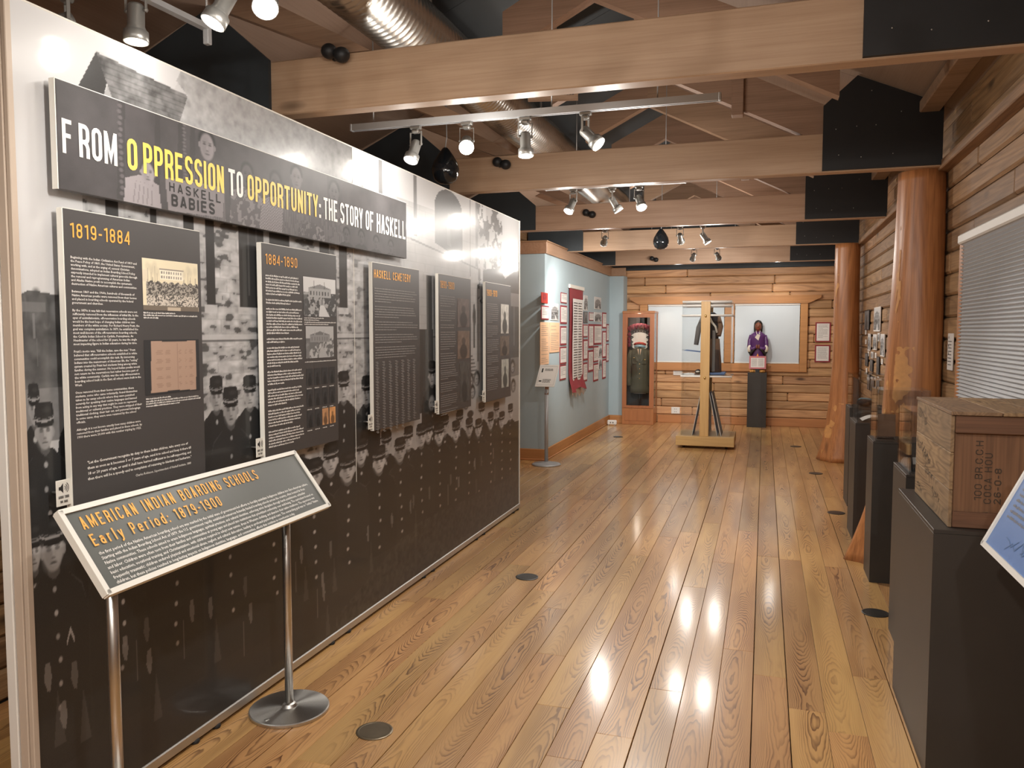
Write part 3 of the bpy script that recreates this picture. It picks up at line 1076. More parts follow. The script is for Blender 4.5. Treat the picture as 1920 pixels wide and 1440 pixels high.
# ================================================================== THE MURAL PARTITION
MX, MY0, MY1, MZ1 = -1.975, 1.71, 6.475, 2.436
dw = thing('mural_partition', 'tall free standing partition wall printed with a giant black and white school photograph', 'partition', (0, 0, 0))
obj('core', MB().box(-2.052, MX - 0.003, MY0 + 0.01, MY1 - 0.01, 0.05, MZ1 - 0.006), M['white'], dw)
obj('end_strip', MB().cbox(-2.055, -2.022, MY0 - 0.014, MY0 + 0.02, 0.02, MZ1, 0.002), M['white'], dw)
obj('end_strip', MB().cbox(-2.020, -1.990, MY0 - 0.010, MY0 + 0.02, 0.02, MZ1, 0.002), M['tan'], dw)
obj('end_strip', MB().cbox(-1.989, MX + 0.002, MY0 - 0.006, MY0 + 0.014, 0.02, MZ1, 0.002), M['tan'], dw)
obj('end_strip', MB().cbox(-2.055, MX + 0.004, MY1 - 0.018, MY1 + 0.004, 0.02, MZ1 + 0.002, 0.002), M['bead'], dw)
obj('top_edge', MB().cbox(-2.055, MX + 0.002, MY0 + 0.02, MY1 - 0.02, MZ1 - 0.006, MZ1, 0.002), M['bead'], dw)
obj('bottom_rail', MB().cbox(-2.055, MX + 0.006, MY0 + 0.0, MY1 + 0.004, 0.012, 0.05, 0.004), M['alu'], dw)
obj('seam', MB().box(MX - 0.002, MX + 0.0012, 3.618, 3.6215, 0.75, 2.43), M['bead'], dw)
for yy in (1.95, 2.38, 2.50, 3.36, 3.52, 4.46, 4.60, 5.40, 5.56, 6.30, 6.42):
    obj('levelling_foot', MB().lathe([(0.016, 0.0), (0.018, 0.004), (0.016, 0.016)], (MX - 0.006, yy, 0.0), 10), M['rubber'], dw)

obj('grey_foot', MB().ell((-2.02, MY1 + .03, .045), (.035, .03, .045), 16, 10), M['silver'], dw)

# the photograph: sky, shingled roofs, rough stone walls, dark windows, boys in caps
nY, nZ = 620, 600
q = np.linspace(0, 1, nY)
ysm = 1.0 / (1.0 / (MY0 + 0.014 + 0.6) * (1 - q) + 1.0 / (MY1 - 0.018 + 0.6) * q) - 0.6
P = Pic(ysm, np.linspace(0.05, MZ1 - 0.006, nZ), 0.64)
YY, ZZ = np.meshgrid(P.y, P.z)
n1 = P.noise(9, 9, 4, 1)
n2 = P.noise(34, 40, 3, 2)
n3 = P.noise(2.2, 2.2, 3, 3)
nst = P.noise(20, 44, 2, 4)
P.c *= (0.93 + 0.14 * n3)[..., None]


def region(mask, val):
    m = mask[..., None].astype(float)
    v = val[..., None] if val.ndim == 2 else val
    P.c[:] = P.c * (1 - m) + v * m


# rough stone of the building
course = np.floor(ZZ / 0.052)
off = (np.sin(course * 12.9898) * 43758.5453) % 1.0
joint = np.minimum(np.abs((ZZ / 0.052) % 1 - 0.02), np.abs(((YY + off * 0.3) / 0.15) % 1 - 0.02) * 2.2)
stone = 0.50 + 0.34 * (n1 - 0.5) + 0.55 * (nst - 0.5) + 0.25 * (n2 - 0.5)
stone = np.where((nst < 0.36) & (n1 < 0.60), stone * 0.34, stone)
stone = np.where((joint < 0.10) & (n2 > .45), stone * 0.82, stone)
smooth = 0.46 + 0.16 * (n1 - 0.5) + 0.14 * (n3 - 0.5)
smooth = np.where(joint < 0.06, smooth * 0.86, smooth)
k = np.clip((YY - 3.5) / 0.5, 0, 1)
wallv = np.clip(stone * (1 - k) + smooth * k, 0.02, 0.9)
region((YY > 1.94) & (YY < 5.62) & (ZZ < 2.27 + 0.0 * YY), wallv)
# sky again left of the gable, roofs
P.poly([(MY0, 1.6), (1.945, 1.6), (1.945, 2.24), (2.017, 2.38), (2.36, 2.36), (2.41, 2.44), (MY0, 2.44)], 0.70)
P.poly([(2.017, 2.375), (1.92, 2.21), (1.92, 2.14), (2.02, 2.2), (2.068, 2.32)], 0.045)
P.poly([(2.03, 2.22), (2.068, 2.31), (2.10, 2.22)], 0.42)
rf = 0.13 + 0.30 * (n2 - 0.5) + 0.10 * n1
rf2 = np.where((ZZ / 0.018) % 1 < 0.25, rf * 0.7, rf)
P_c = P.c.copy()
P.poly([(2.017, 2.375), (2.427, 2.354), (2.36, 2.20), (2.10, 2.20)], 1.0)
m = (P.c != P_c).any(-1)
region(m, np.clip(rf2, 0.02, 1))
P_c = P.c.copy()
P.poly([(2.427, 2.354), (2.37, 2.39), (2.40, 2.44), (3.62, 2.44), (3.62, 2.18), (2.35, 2.18)], 0.999)
m = (P.c != P_c).any(-1)
region(m, np.clip((0.36 + 0.25 * (n2 - .5)) * np.clip(1.35 - 0.62 * (YY - 2.4), 0.25, 1.3), 0.03, 1))
# upper wall right of the roof: pale, smooth stone, narrow slots and the tall arched opening
for (a, b, z0, z1) in ((3.90, 3.95, 2.2, 2.44), (4.345, 4.40, 2.08, 2.44), (5.40, 5.46, 1.98, 2.44), (5.08 + .2, 5.30, 1.9, 2.44)):
    P.rect(a, z0, b, z1, 0.09, 0.85)
P.poly([(4.66, 2.07), (4.66, 2.30)] + [(4.90 - 0.24 * math.cos(R(t)), 2.30 + 0.13 * math.sin(R(t))) for t in range(0, 181, 15)] + [(5.145, 2.30), (5.15, 1.99)], 0.05)
P.poly([(4.86, 2.08), (4.88, 2.28), (4.92, 2.28), (4.93, 2.07)], 0.13, 0.7)
P.poly([(4.3, 2.062), (5.5, 1.965), (5.5, 1.955), (4.3, 2.05)], 0.10, 0.8)
P.poly([(3.65, 2.07), (4.3, 2.062), (4.3, 2.05), (3.65, 2.06)], 0.2, 0.5)
# dark windows of the lower wall
for (a, b, z0, z1) in ((2.035, 2.085, 1.70, 1.93), (2.225, 2.255, 1.7, 1.93), (2.385, 2.44, 1.62, 1.93), (2.50, 2.55, 1.617, 1.93),
                       (2.70, 2.86, 1.615, 1.93), (2.9, 3.05, 1.7, 1.93), (3.30, 3.38, 1.63, 1.93), (3.475, 3.55, 1.632, 1.93)):
    P.rect(a, z0, b, z1, 0.035)
    P.rect(a - 0.012, z0 - 0.03, b + 0.012, z0, 0.66, 0.7)
for (a, b) in ((2.755, 2.765), (2.81, 2.818)):
    P.rect(a, 1.66, b, 1.93, 0.12, 0.7)
P.rect(2.42, 1.488, 4.75, 1.505, 0.62, 0.7)
P.rect(2.42, 1.478, 4.75, 1.488, 0.06, 0.75)
# doorway and dark hall on the right of the stone wall, stairs, two figures
P.rect(4.34, 1.02, 4.62, 1.53, 0.055)
P.rect(4.33, 1.28, 4.42, 1.53, 0.16)
P.rect(4.53, 1.33, 4.61, 1.86, 0.07)
for i in range(7):
    P.rect(5.16, 1.18 + i * 0.026, 5.46 - i * 0.02, 1.19 + i * 0.026, 0.06, 0.8)
P.rect(5.16, 1.02, 5.5, 1.17, 0.12, 0.8)
for (a, z) in ((5.26, 1.62), (5.37, 1.66)):
    P.ell(a, z + 0.035, 0.016, 0.018, 0.05)
    P.ell(a, z - 0.04, 0.03, 0.08, 0.03)
    P.rect(a - 0.012, z - 0.26, a + 0.014, z - 0.05, 0.04)
P.rect(5.43, 1.3, 5.46, 1.85, 0.05)
# leafy tree and far roofs at the right edge
lf = P.noise(16, 16, 3, 9)
tree = (YY > 5.45 + 0.15 * (n3 - .5)) & (YY < 6.02 + 0.5 * (n3 - .5)) & (ZZ > 1.72) & (lf > 0.50 + 0.05 * np.abs(YY - 5.6) / 0.4)
region((YY > 5.62) & (ZZ > 1.3), 0.50 + 0.05 * (n3 - 0.5))
region(tree, 0.06 + 0.1 * n2)
P.poly([(5.55, 1.96), (5.66, 1.98), (5.95, 2.0), (6.16, 1.9), (6.2, 1.75), (6.1, 1.3), (5.55, 1.3)], 0.06)
P.poly([(6.1, 1.94), (6.3, 2.0), (MY1, 2.02), (MY1, 1.3), (6.1, 1.3)], 0.07)
P.poly([(6.38, 1.98), (MY1, 2.12), (MY1, 1.96)], 0.08)
P.rect(6.2, 1.72, MY1, 1.83, 0.26, 0.8)
P.rect(6.30, 1.4, 6.34, 1.72, 0.22, 0.7)
P.rect(6.17, 1.1, MY1, 1.3, 0.10, 0.8)
# trees, porch and lawn at the left edge
lt = P.noise(26, 26, 3, 12)
lm = (YY < 1.945) & (ZZ < 1.615 - 0.09 * (n3 - .5) - 0.5 * np.maximum(0, 1.75 - YY)) & (ZZ > 1.33)
region(lm, np.clip(0.10 + 0.14 * (lt - 0.5) + 0.14 * np.clip((1.6 - ZZ), 0, .3), 0.03, 1))
rgt = random.Random(3)
for i in range(70):
    P.ell(rgt.uniform(1.70, 1.945), rgt.gauss(1.585, .025), rgt.uniform(.008, .022), rgt.uniform(.012, .03), rgt.uniform(.05, .2), .75, .8)
P.rect(1.757, 1.50, 1.763, 1.57, 0.26, .6)
P.rect(1.72, 1.572, 1.80, 1.60, 0.22, .6)
P.rect(1.765, 1.42, 1.770, 1.5, 0.2, .5)
region((YY < 1.945) & (ZZ <= 1.355) & (ZZ > 1.2), 0.24 + 0.1 * (n2 - 0.5))
# pale ground behind the right hand rows
ground = 0.44 + 0.05 * (n3 - .5)
gm = (YY > 3.72) & (ZZ < np.interp(YY, [3.72, 3.95, 4.2, 4.45, 4.8, 5.2, 6.5], [0.90, 1.0, 1.035, 1.02, 1.12, 1.12, 1.15])) & (ZZ > 0.6)
region(gm, ground)
gm = (YY > 5.15) & (YY < 5.62) & (ZZ < 1.2) & (ZZ > 0.9)
region(gm, ground)
# dark mass of uniforms and the dim ground at the foot
edge = np.interp(YY, [1.7, 2.5, 3.2, 3.7, 3.9, 4.6, 5.5, 6.5], [1.16, 1.13, 0.93, 0.84, 0.76, 0.80, 0.79, 0.76])
low = 0.020 + 0.012 * n3
region(ZZ < edge, low)
gr = (YY > 3.4) & (ZZ < np.interp(YY, [3.4, 4.2, 5.2, 6.5], [0.12, 0.34, 0.44, 0.50]))
region(gr, np.clip(0.030 + 0.07 * (n2 - 0.42), 0.008, 1))


def boy(y, z, w, h=0.145, body=0.5, seed=0, cap=True):
    rg = random.Random(seed)
    tone = rg.uniform(0.36, 0.56)
    sh = rg.uniform(0.016, 0.028)
    w *= 0.82
    P.poly([(y - .34 * w, z - 1.0 * h), (y - 1.05 * w, z - 1.38 * h), (y - 1.25 * w, z - 1.9 * h), (y - 1.2 * w, z - 1.9 * h - body),
            (y + 1.2 * w, z - 1.9 * h - body), (y + 1.25 * w, z - 1.9 * h), (y + 1.05 * w, z - 1.38 * h), (y + .34 * w, z - 1.0 * h)], sh)
    for sg in (-1, 1):
        P.poly([(y + sg * .5 * w, z - 1.10 * h), (y + sg * 1.05 * w, z - 1.38 * h), (y + sg * 1.2 * w, z - 1.75 * h), (y + sg * 1.02 * w, z - 1.42 * h)], 0.10, 0.45)
    P.ell(y, z - 1.02 * h, .22 * w, .14 * h, tone * 0.25)
    P.poly([(y - .3 * w, z - 1.05 * h), (y, z - 1.17 * h), (y + .3 * w, z - 1.05 * h), (y + .3 * w, z - 1.16 * h), (y - .3 * w, z - 1.16 * h)], sh)
    for sg in (-1, 1):
        P.ell(y + sg * .40 * w, z - .66 * h, .07 * w, .10 * h, tone * 0.8)
    P.ell(y, z - .64 * h, .40 * w, .30 * h, tone, 1, 0.2)
    P.ell(y, z - .80 * h, .29 * w, .22 * h, tone * .92, 1, 0.25)
    P.ell(y - .14 * w, z - .66 * h, .24 * w, .30 * h, tone * 0.62, 0.65, 0.9)
    P.ell(y + .10 * w, z - .55 * h, .20 * w, .10 * h, tone * 1.35, 0.6, 0.9)
    P.ell(y + .16 * w, z - .74 * h, .12 * w, .12 * h, tone * 1.3, 0.55, 0.9)
    for sg in (-1, 1):
        P.ell(y + sg * .155 * w, z - .615 * h, .095 * w, .040 * h, tone * 0.30, 0.85, 0.6)
        P.ell(y + sg * .155 * w, z - .565 * h, .105 * w, .018 * h, 0.04, 0.7, 0.5)
    P.ell(y + .01 * w, z - .70 * h, .05 * w, .10 * h, tone * 1.25, 0.5, 0.8)
    P.ell(y, z - .775 * h, .075 * w, .022 * h, tone * 0.35, 0.8, 0.6)
    P.ell(y, z - .865 * h, .14 * w, .020 * h, 0.06, 0.8, 0.5)
    P.ell(y, z - .905 * h, .10 * w, .020 * h, tone * 1.1, 0.4, 0.6)
    if cap:
        P.ell(y, z - .20 * h, .44 * w, .20 * h, 0.020, 1, 0.12)
        P.poly([(y - .40 * w, z - .05 * h), (y - .28 * w, z - .005 * h), (y + .28 * w, z - .005 * h), (y + .40 * w, z - .05 * h), (y + .46 * w, z - .30 * h), (y - .46 * w, z - .30 * h)], 0.021)
        P.poly([(y - .46 * w, z - .28 * h), (y + .46 * w, z - .28 * h), (y + .43 * w, z - .46 * h), (y, z - .50 * h), (y - .43 * w, z - .46 * h)], 0.022)
        arcz = lambda t: z - .38 * h - .06 * h * (1 - t * t)
        for (o0, o1, vv) in ((0.045, 0.0, rg.uniform(0.22, 0.42)), (0.085, 0.065, 0.16)):
            up = [(y + t * .45 * w, arcz(t) + o0 * h) for t in (-1, -.6, -.2, .2, .6, 1)]
            dn = [(y + t * .45 * w, arcz(t) + o1 * h) for t in (1, .6, .2, -.2, -.6, -1)]
            P.poly(up + dn, vv, 0.85)
        P.ell(y + .02 * w, z - .50 * h, .40 * w, .052 * h, 0.012)
        P.ell(y + .12 * w, z - .17 * h, .2 * w, .06 * h, 0.06, 0.5, 0.9)
    else:
        P.ell(y, z - .32 * h, .44 * w, .2 * h, 0.03)
    zb = z - 1.35 * h
    for i in range(6):
        P.ell(y + 0.004 * i * rg.uniform(-1, 1), zb - i * 0.072, 0.0085 * max(0.75, w / .13), 0.0085, rg.uniform(0.35, 0.6), 0.9, 0.5)


boys = [(1.75, 1.373, .05, .12), (1.87, 1.372, .046, .12), (2.543, 1.35, .105, .13), (2.75, 1.342, .12, .13), (3.504, 1.325, .15, .15), (3.741, 1.29, .145, .15),
        (4.605, 1.335, .16, .15), (1.782, 1.316, .088, .135), (2.627, 1.306, .125, .15),
        (5.865, .972, .19, .13), (6.22, .925, .19, .13), (5.521, 1.0, .19, .135), (5.285, .975, .18, .13), (5.078, .983, .18, .13),
        (4.81, .98, .18, .135), (4.541, .966, .175, .13), (4.253, .966, .175, .135), (3.962, .98, .175, .14), (3.675, .98, .185, .145),
        (3.372, .987, .19, .15), (5.997, .885, .195, .13), (5.725, .905, .19, .13), (5.451, .885, .19, .13), (5.263, .91, .2, .13), (5.007, .92, .2, .135),
        (4.719, .936, .21, .135), (4.436, .963, .2, .14), (4.137, .914, .2, .14), (3.877, .902, .205, .145), (3.535, .917, .215, .15),
        (3.218, .935, .2, .15), (1.711 + .02, .978, .07, .14), (1.795, .985, .115, .165), (2.05, 1.0, .13, .16), (2.3, .985, .14, .16), (2.6, .985, .15, .15), (2.9, .96, .17, .15)]
for i, (y, z, w, h) in enumerate(boys):
    boy(y, z, w, h, 0.32 if y > 3 else 0.45, 100 + i, i not in (12,))
# women and small faces near the stairs
for (y, z, r) in ((5.29, 1.16, .05), (5.42, 1.17, .05), (5.33, 1.08, .045), (5.2, 1.02, .05), (6.28, 1.22, .05), (6.3, 1.06, .05), (4.6, 1.07, .06)):
    P.ell(y, z + .01, r * 1.3, r * 1.15, 0.03)
    P.ell(y, z, r * .8, r * .75, 0.36, 1, 0.4)
    P.ell(y - .3 * r, z + .1 * r, .18 * r, .1 * r, 0.06)
    P.ell(y + .3 * r, z + .1 * r, .18 * r, .1 * r, 0.06)
    P.ell(y, z - .4 * r, .25 * r, .07 * r, 0.1)
# pale hands and trouser glints
for i, (y, z) in enumerate([(1.761, 0.511), (1.854, 0.48), (2.056, 0.485), (2.152, 0.512), (2.377, 0.5), (2.479, 0.476), (2.692, 0.492), (3.102, 0.512), (3.28, 0.335),
                            (3.357, 0.469), (3.738, 0.454), (4.023, 0.46), (4.273, 0.483), (4.311, 0.508), (4.55, 0.509), (4.906, 0.529), (5.052, 0.485), (2.16, 0.398),
                            (1.81, 0.375), (2.723, 0.372), (3.288, 0.281), (5.369, 0.563), (5.517, 0.559), (5.786, 0.579)]):
    rg = random.Random(900 + i)
    P.poly([(y - .008, z + .04), (y + .008, z + .042), (y + .013, z - .005), (y + .006, z - .045), (y - .004, z - .04), (y - .014, z - .005)], rg.uniform(0.10, 0.2), .9)
    if rg.random() < .6:
        P.poly([(y + .03, z - .05), (y + .012, z - .22), (y + .055, z - .22)], 0.09, 0.5)
    if rg.random() < .5:
        P.rect(y - .05, z - .16, y - .046, z - .02, 0.16, 0.7)
# corporal's chevron on the near sleeve
P.poly([(1.832, .58), (1.845, .615), (1.858, .58), (1.858, .597), (1.845, .635), (1.832, .597)], 0.42)
# warm light on the lower mural, tinted into the print's colour
warm = np.clip((1.0 - ZZ) / 0.8, 0, 1)[..., None]
P.c *= (np.array([1.0, 1.0, 1.01]) * (1 - warm) + np.array([1.12, 0.97, 0.86]) * warm)
P.c *= 0.80
P.build('photo_print', lambda Y, Z: np.stack([np.full_like(Y, MX), Y, Z], 1), M['print'], dw)


# ================================================================== TITLE BANNER AND INFORMATION PANELS
PX = -1.93


def board(name, label, cat, y0, y1, z0, z1, group=None, mat='board', th=0.022):
    t = thing(name, label, cat, (0, 0, 0), 0, group)
    obj('board', MB().cbox(PX - th, PX, y0, y1, z0, z1, 0.0012), M[mat], t)
    obj('white_edge', MB().box(PX - th + .001, PX - 0.001, y0 - 0.003, y0 + 0.0005, z0, z1).box(PX - th + .001, PX - .001, y0, y1, z1 - .0005, z1 + .002), M['bead'], t)
    for yy in (y0 + 0.08, y1 - 0.08):
        for zq in (z0 + 0.08, z1 - 0.08):
            obj('standoff', MB().tube([(MX + 0.0005, yy, zq), (PX - th + 0.001, yy, zq)], 0.008, 8), M['alu'], t)
    return t, Frame((PX, y0, z0), (0, 1, 0), (0, 0, 1))


tb, fr = board('title_banner', 'long dark photo banner with white and yellow title lettering across the mural', 'banner', 1.82, 4.15, 1.925, 2.235)
B = Pic(np.linspace(1.822, 4.148, 520), np.linspace(1.927, 2.233, 120), 0.095)
BY, BZ = np.meshgrid(B.y, B.z)
bn, bn2 = B.noise(12, 12, 3, 21), B.noise(60, 60, 2, 22)
B.c[:] = (0.075 + 0.06 * (bn - .5) + 0.035 * np.clip((BY - 2.4), 0, 1) * (BY < 3.3))[..., None]
for y in (2.035, 2.19, 2.30, 2.36):
    B.poly([(y, 1.93), (y + .02, 2.235), (y + .045, 2.235), (y + .03, 1.93)], 0.045, 0.8)
for i in range(16):
    B.ell(2.055 + 0.004 * (i % 2), 1.95 + i * .018, .009, .006, .2, .6)
    B.ell(2.345 + 0.004 * (i % 2), 2.05 + i * .012, .008, .004, .2, .6)


def face(y, z, r, tone, hair=0.02, turn=0.0):
    B.ell(y, z + .35 * r, r * .98, r * .85, hair)
    B.ell(y, z - .1 * r, r * .78, r * .98, tone, 1, .2)
    B.ell(y - .25 * r, z - .1 * r, r * .45, r * .8, tone * .65, .6, .9)
    for s_ in (-1, 1):
        B.ell(y + s_ * .32 * r + turn * r, z + .08 * r, .17 * r, .08 * r, tone * .2, .9, .5)
        B.ell(y + s_ * .32 * r + turn * r, z + .24 * r, .2 * r, .05 * r, tone * .3, .8, .5)
    B.ell(y + turn * r, z - .2 * r, .1 * r, .22 * r, tone * 1.3, .5, .9)
    B.ell(y + turn * r, z - .38 * r, .15 * r, .05 * r, tone * .3, .8, .5)
    B.ell(y + turn * r, z - .62 * r, .28 * r, .06 * r, tone * .3, .8, .5)
    for s_ in (-1, 1):
        B.ell(y + s_ * .85 * r, z - .05 * r, .12 * r, .22 * r, tone * .8)


def torso(y, z, w, v, pat=0):
    P0 = B.c.copy()
    B.poly([(y - .25 * w, z), (y - w, z - .25 * w), (y - 1.15 * w, 1.927), (y + 1.15 * w, 1.927), (y + w, z - .25 * w), (y + .25 * w, z)], v)
    mk = (B.c != P0).any(-1)
    if pat == 1:
        ck = ((np.floor(BY / .008) + np.floor(BZ / .006)) % 2) * .25
        B.c[mk] = (v + ck[mk] * .6)[..., None]
    elif pat == 2:
        st = (np.sin(BY * 500 + 8 * bn) > 0) * .10
        B.c[mk] = (v + st[mk])[..., None]
    elif pat == 3:
        B.c[mk] = (v + (bn2[mk] > .55) * .16)[..., None]


torso(2.467, 2.13, .085, .10, 2)
face(2.467, 2.185, .048, .34, 0.015)
torso(2.70, 2.075, .10, .12, 3)
face(2.70, 2.125, .042, .12, 0.03)
torso(2.89, 2.07, .10, .20, 1)
face(2.89, 2.125, .045, .12, 0.035)
torso(3.045, 2.11, .10, .09, 2)
face(3.045, 2.175, .048, .22, 0.012)
torso(3.36, 2.10, .11, .07, 2)
face(3.36, 2.165, .050, .13, 0.02)
torso(3.16, 2.0, .10, .09, 3)
torso(2.145, 2.02, .072, .40)
for i in range(5):
    B.poly([(2.10 + i * .02, 1.93), (2.115 + i * .018, 2.0), (2.118 + i * .018, 2.0), (2.105 + i * .02, 1.93)], .16, .6)
face(2.17, 2.035, .036, .42, .06)
B.poly([(2.26, 1.925), (2.248, 2.035), (2.56, 2.052), (2.545, 1.94)], 0.30)
for y, z in ((3.47, 1.98), (3.62, 1.985), (3.78, 1.975), (3.95, 1.97)):
    torso(y, z - .03, .06, .04)
    face(y, z, .035, .09, .02)
B.c *= (0.66, 0.60, 0.63)
B.build('photo_print', lambda Y, Z: np.stack([np.full_like(Y, PX + 0.0004), Y, Z], 1), M['print_matte'], tb)
F0 = Frame((PX, 0, 0), (0, 1, 0), (0, 0, 1))
hk = Flat(F0, 0.0009)
letters(hk, 'HASKELL', 2.266, 1.992, 0.030, 0.27, s=.10, gap=.2)
letters(hk, 'BABIES', 2.275, 1.945, 0.038, 0.225, s=.12, gap=.14)
hk.build('sign_lettering', M['ink_k'], tb)
for (wd, y, w, mt) in (('F', 1.836, .036, 'ink_w'), ('ROM', 1.895, .145, 'ink_w'), ('O', 2.082, .042, 'yellow'), ('PPRESSION', 2.150, .405, 'yellow'), ('TO', 2.582, .088, 'ink_w'),
                       ('OPPORTUNITY', 2.698, .515, 'yellow'), (':', 3.222, .016, 'ink_w'), ('THE', 3.262, .125, 'ink_w'), ('STORY', 3.412, .222, 'ink_w'), ('OF', 3.665, .085, 'ink_w'), ('HASKELL', 3.785, .350, 'ink_w')):
    fl = Flat(F0, 0.0016)
    letters(fl, wd, y, 2.030, 0.098, w, s=.135)
    fl.build('title_word', M[mt], tb, wd == ':')

PZ0, PZ1 = 1.0, 1.873
TXT = '''Beginning with the Indian Civilization Act Fund of 1819 and
the Peace Policy of 1869, the United States Government,
working with, and at the urging of, several Christian
denominations, adopted an Indian Boarding School Policy
expressly intended to implement cultural genocide through
the removal and reprogramming of American Indian
and Alaska Native youth to accomplish the systematic
destruction of Native American cultures and communities.

Between 1869 and the 1960s, hundreds of thousands of
Native American youths were removed from their homes
and placed in boarding schools operated by the federal
government and churches.

By the 1870s it was felt that reservation schools were not
sufficiently removed from the influences of tribal life. In the
eyes of assimilationists, off-reservation boarding schools
would be the best hope of changing Indian children into
members of the white society. For Richard Henry Pratt, the
goal was complete assimilation. In 1879, he established the
most well-known of the off-reservation boarding schools,
the Carlisle Indian School in Carlisle, Pennsylvania. As
Headmaster of the school for 25 years, he was the single
most impacting figure in Indian education during his time.

Pratt's motto was, "Kill the Indian, save the man." Pratt
believed that off-reservation schools established in white
communities could accomplish this task. By immersing
Indians into the mainstream of American life, the "outing"
system created by Pratt had students living among white
families during the summer. He hoped Indian youths would
not return to the reservations but rather become part of
the white community. Carlisle was the only off-reservation
boarding school built in the East; all others were built in the
West.

Once removed from their home communities, these
students, some who came voluntarily, found themselves
taken to far away schools where they were punished
severely for speaking their native languages and banned
from acting in any way that might be seen to represent
traditional or cultural practices. They were stripped of their
traditional clothing, their hair cut, and personal belongings.
In some cases, they were even renamed by the school
officials.

Although it is not known exactly how many children were
removed from their families and placed in these schools, by
1900 there were 20,000 with this number tripling by 1925.'''
QUO = '''"Let the Government recognize its duty to these Indian children, take every one of
them as soon as it becomes 5 or 7 years of age, send it to school and keep it there till
18 or 20 years of age, or until it shall have learned sufficient to be self-supporting, and
then there will be a speedy end to complaints of returning to blankets and barbarism."'''


def small_pic(name, parent, y0, y1, z0, z1, ny, nz, paint, mat='print_matte'):
    p = Pic(np.linspace(0, y1 - y0, ny), np.linspace(0, z1 - z0, nz), 0.5)
    paint(p, y1 - y0, z1 - z0)
    return p.build(name, lambda Y, Z: np.stack([np.full_like(Y, PX + 0.0008), Y + y0, Z + z0], 1), M[mat], parent)


def pic_crowd(p, w, h):
    p.c[:] = (0.72, 0.64, 0.46)
    a = p.noise(200, 260, 2, 3)
    Y, Z = np.meshgrid(p.y, p.z)
    p.rect(.30 * w, .62 * h, .72 * w, .82 * h, (0.80, 0.74, 0.60))
    p.rect(0, .55 * h, .10 * w, .78 * h, (0.66, 0.58, 0.44))
    p.rect(.29 * w, .80 * h, .73 * w, .83 * h, (0.25, 0.22, 0.18))
    for k in range(9):
        for zz in (.64, .73):
            p.rect((.32 + k * .043) * w, zz * h, (.34 + k * .043) * w, (zz + .045) * h, (0.22, 0.2, 0.17))
    for (t, q) in ((.08, .9), (.14, .86), (.2, .92), (.24, .8), (.72, .8), (.8, .9), (.84, .84), (.94, .88), (.16, .8)):
        p.poly([(t * w, .5 * h), (t * w + .01 * w, q * h), (t * w + .018 * w, .5 * h)], (0.3, 0.26, 0.2), .8)
        p.ell(t * w + .01 * w, q * h * .95, .04 * w, .08 * h, (0.45, 0.4, 0.3), .35, .9)
    m = (Z < .56 * h + .02 * h * np.sin(Y * 200)) & (Y > .06 * w) & (Z > .1 * h)
    v = np.where(Z > .3 * h, np.where(a > .52, .34, .06), np.where(a > .45, .55, .08))
    p.c[m] = v[m][:, None] * np.array([1.05, .95, .82])
    p.rect(0, 0, w, .09 * h, (0.16, 0.13, 0.1))
    p.rect(.42 * w, 0, .66 * w, .07 * h, (0.5, 0.42, 0.32))


def pic_ledger(p, w, h):
    p.c[:] = (0.02, 0.02, 0.022)
    p.poly([(.10 * w, .03 * h), (.12 * w, .98 * h), (.55 * w, .96 * h), (.94 * w, .98 * h), (.93 * w, .02 * h), (.52 * w, .05 * h)], (0.40, 0.27, 0.20))
    for i in range(24):
        z = (.86 - i * .032) * h
        for (a, b) in ((.2, .32), (.36, .46), (.6, .66), (.72, .76), (.8, .88)):
            p.rect((a + .01 * (i % 3)) * w, z, (b - .02 * (i % 2)) * w, z + .008 * h, (0.2, 0.12, 0.09), .55)
    for a in (.52, .33, .58, .70, .78):
        p.rect(a * w, .06 * h, (a + .006) * w, .93 * h, (0.22, 0.13, 0.10), .6)


def pic_house(seed, light=0.62, dark=0.07):
    def f(p, w, h):
        n = p.noise(60, 60, 3, seed)
        Y, Z = np.meshgrid(p.y, p.z)
        p.c[:] = light
        m = (Z < .62 * h)
        p.c[m] = (dark + .35 * (n[m] > .55))[:, None] * .8
        p.rect(.15 * w, .5 * h, .85 * w, .72 * h, light * .55)
        for k in range(7):
            p.rect((.2 + k * .09) * w, .55 * h, (.235 + k * .09) * w, .66 * h, dark)
        p.poly([(.12 * w, .72 * h), (.5 * w, .84 * h), (.88 * w, .72 * h)], light * .35)
        for k in (.3, .62):
            p.poly([(k * w, .72 * h), (k * w + .02 * w, .93 * h), (k * w + .04 * w, .72 * h)], dark * 2)
        p.poly([(.45 * w, 0), (.5 * w, .3 * h), (.62 * w, .3 * h), (.8 * w, 0)], light * .9)
        for k in range(4):
            p.rect((.5 + k * .04) * w, .3 * h, (.515 + k * .04) * w, .46 * h, light)
        p.rect(0, .0, .12 * w, .55 * h, dark, .8)
    return f


def pic_tint(col, fig):
    def f(p, w, h):
        n = p.noise(50, 40, 3, int(col[0] * 999))
        p.c[:] = np.array(col) * (0.6 + 0.8 * n[..., None])
        p.ell(.5 * w, .62 * h, .16 * w, .14 * h, tuple(c * fig for c in col))
        p.ell(.5 * w, .25 * h, .3 * w, .28 * h, tuple(c * fig * .6 for c in col))
    return f


def heading(parent, text, y, z, h, w, mat='gold'):
    fl = Flat(F0, 0.001)
    letters(fl, text, y, z, h, w, wx=.44, s=.115, gap=.19)
    fl.build('heading', M[mat], parent)


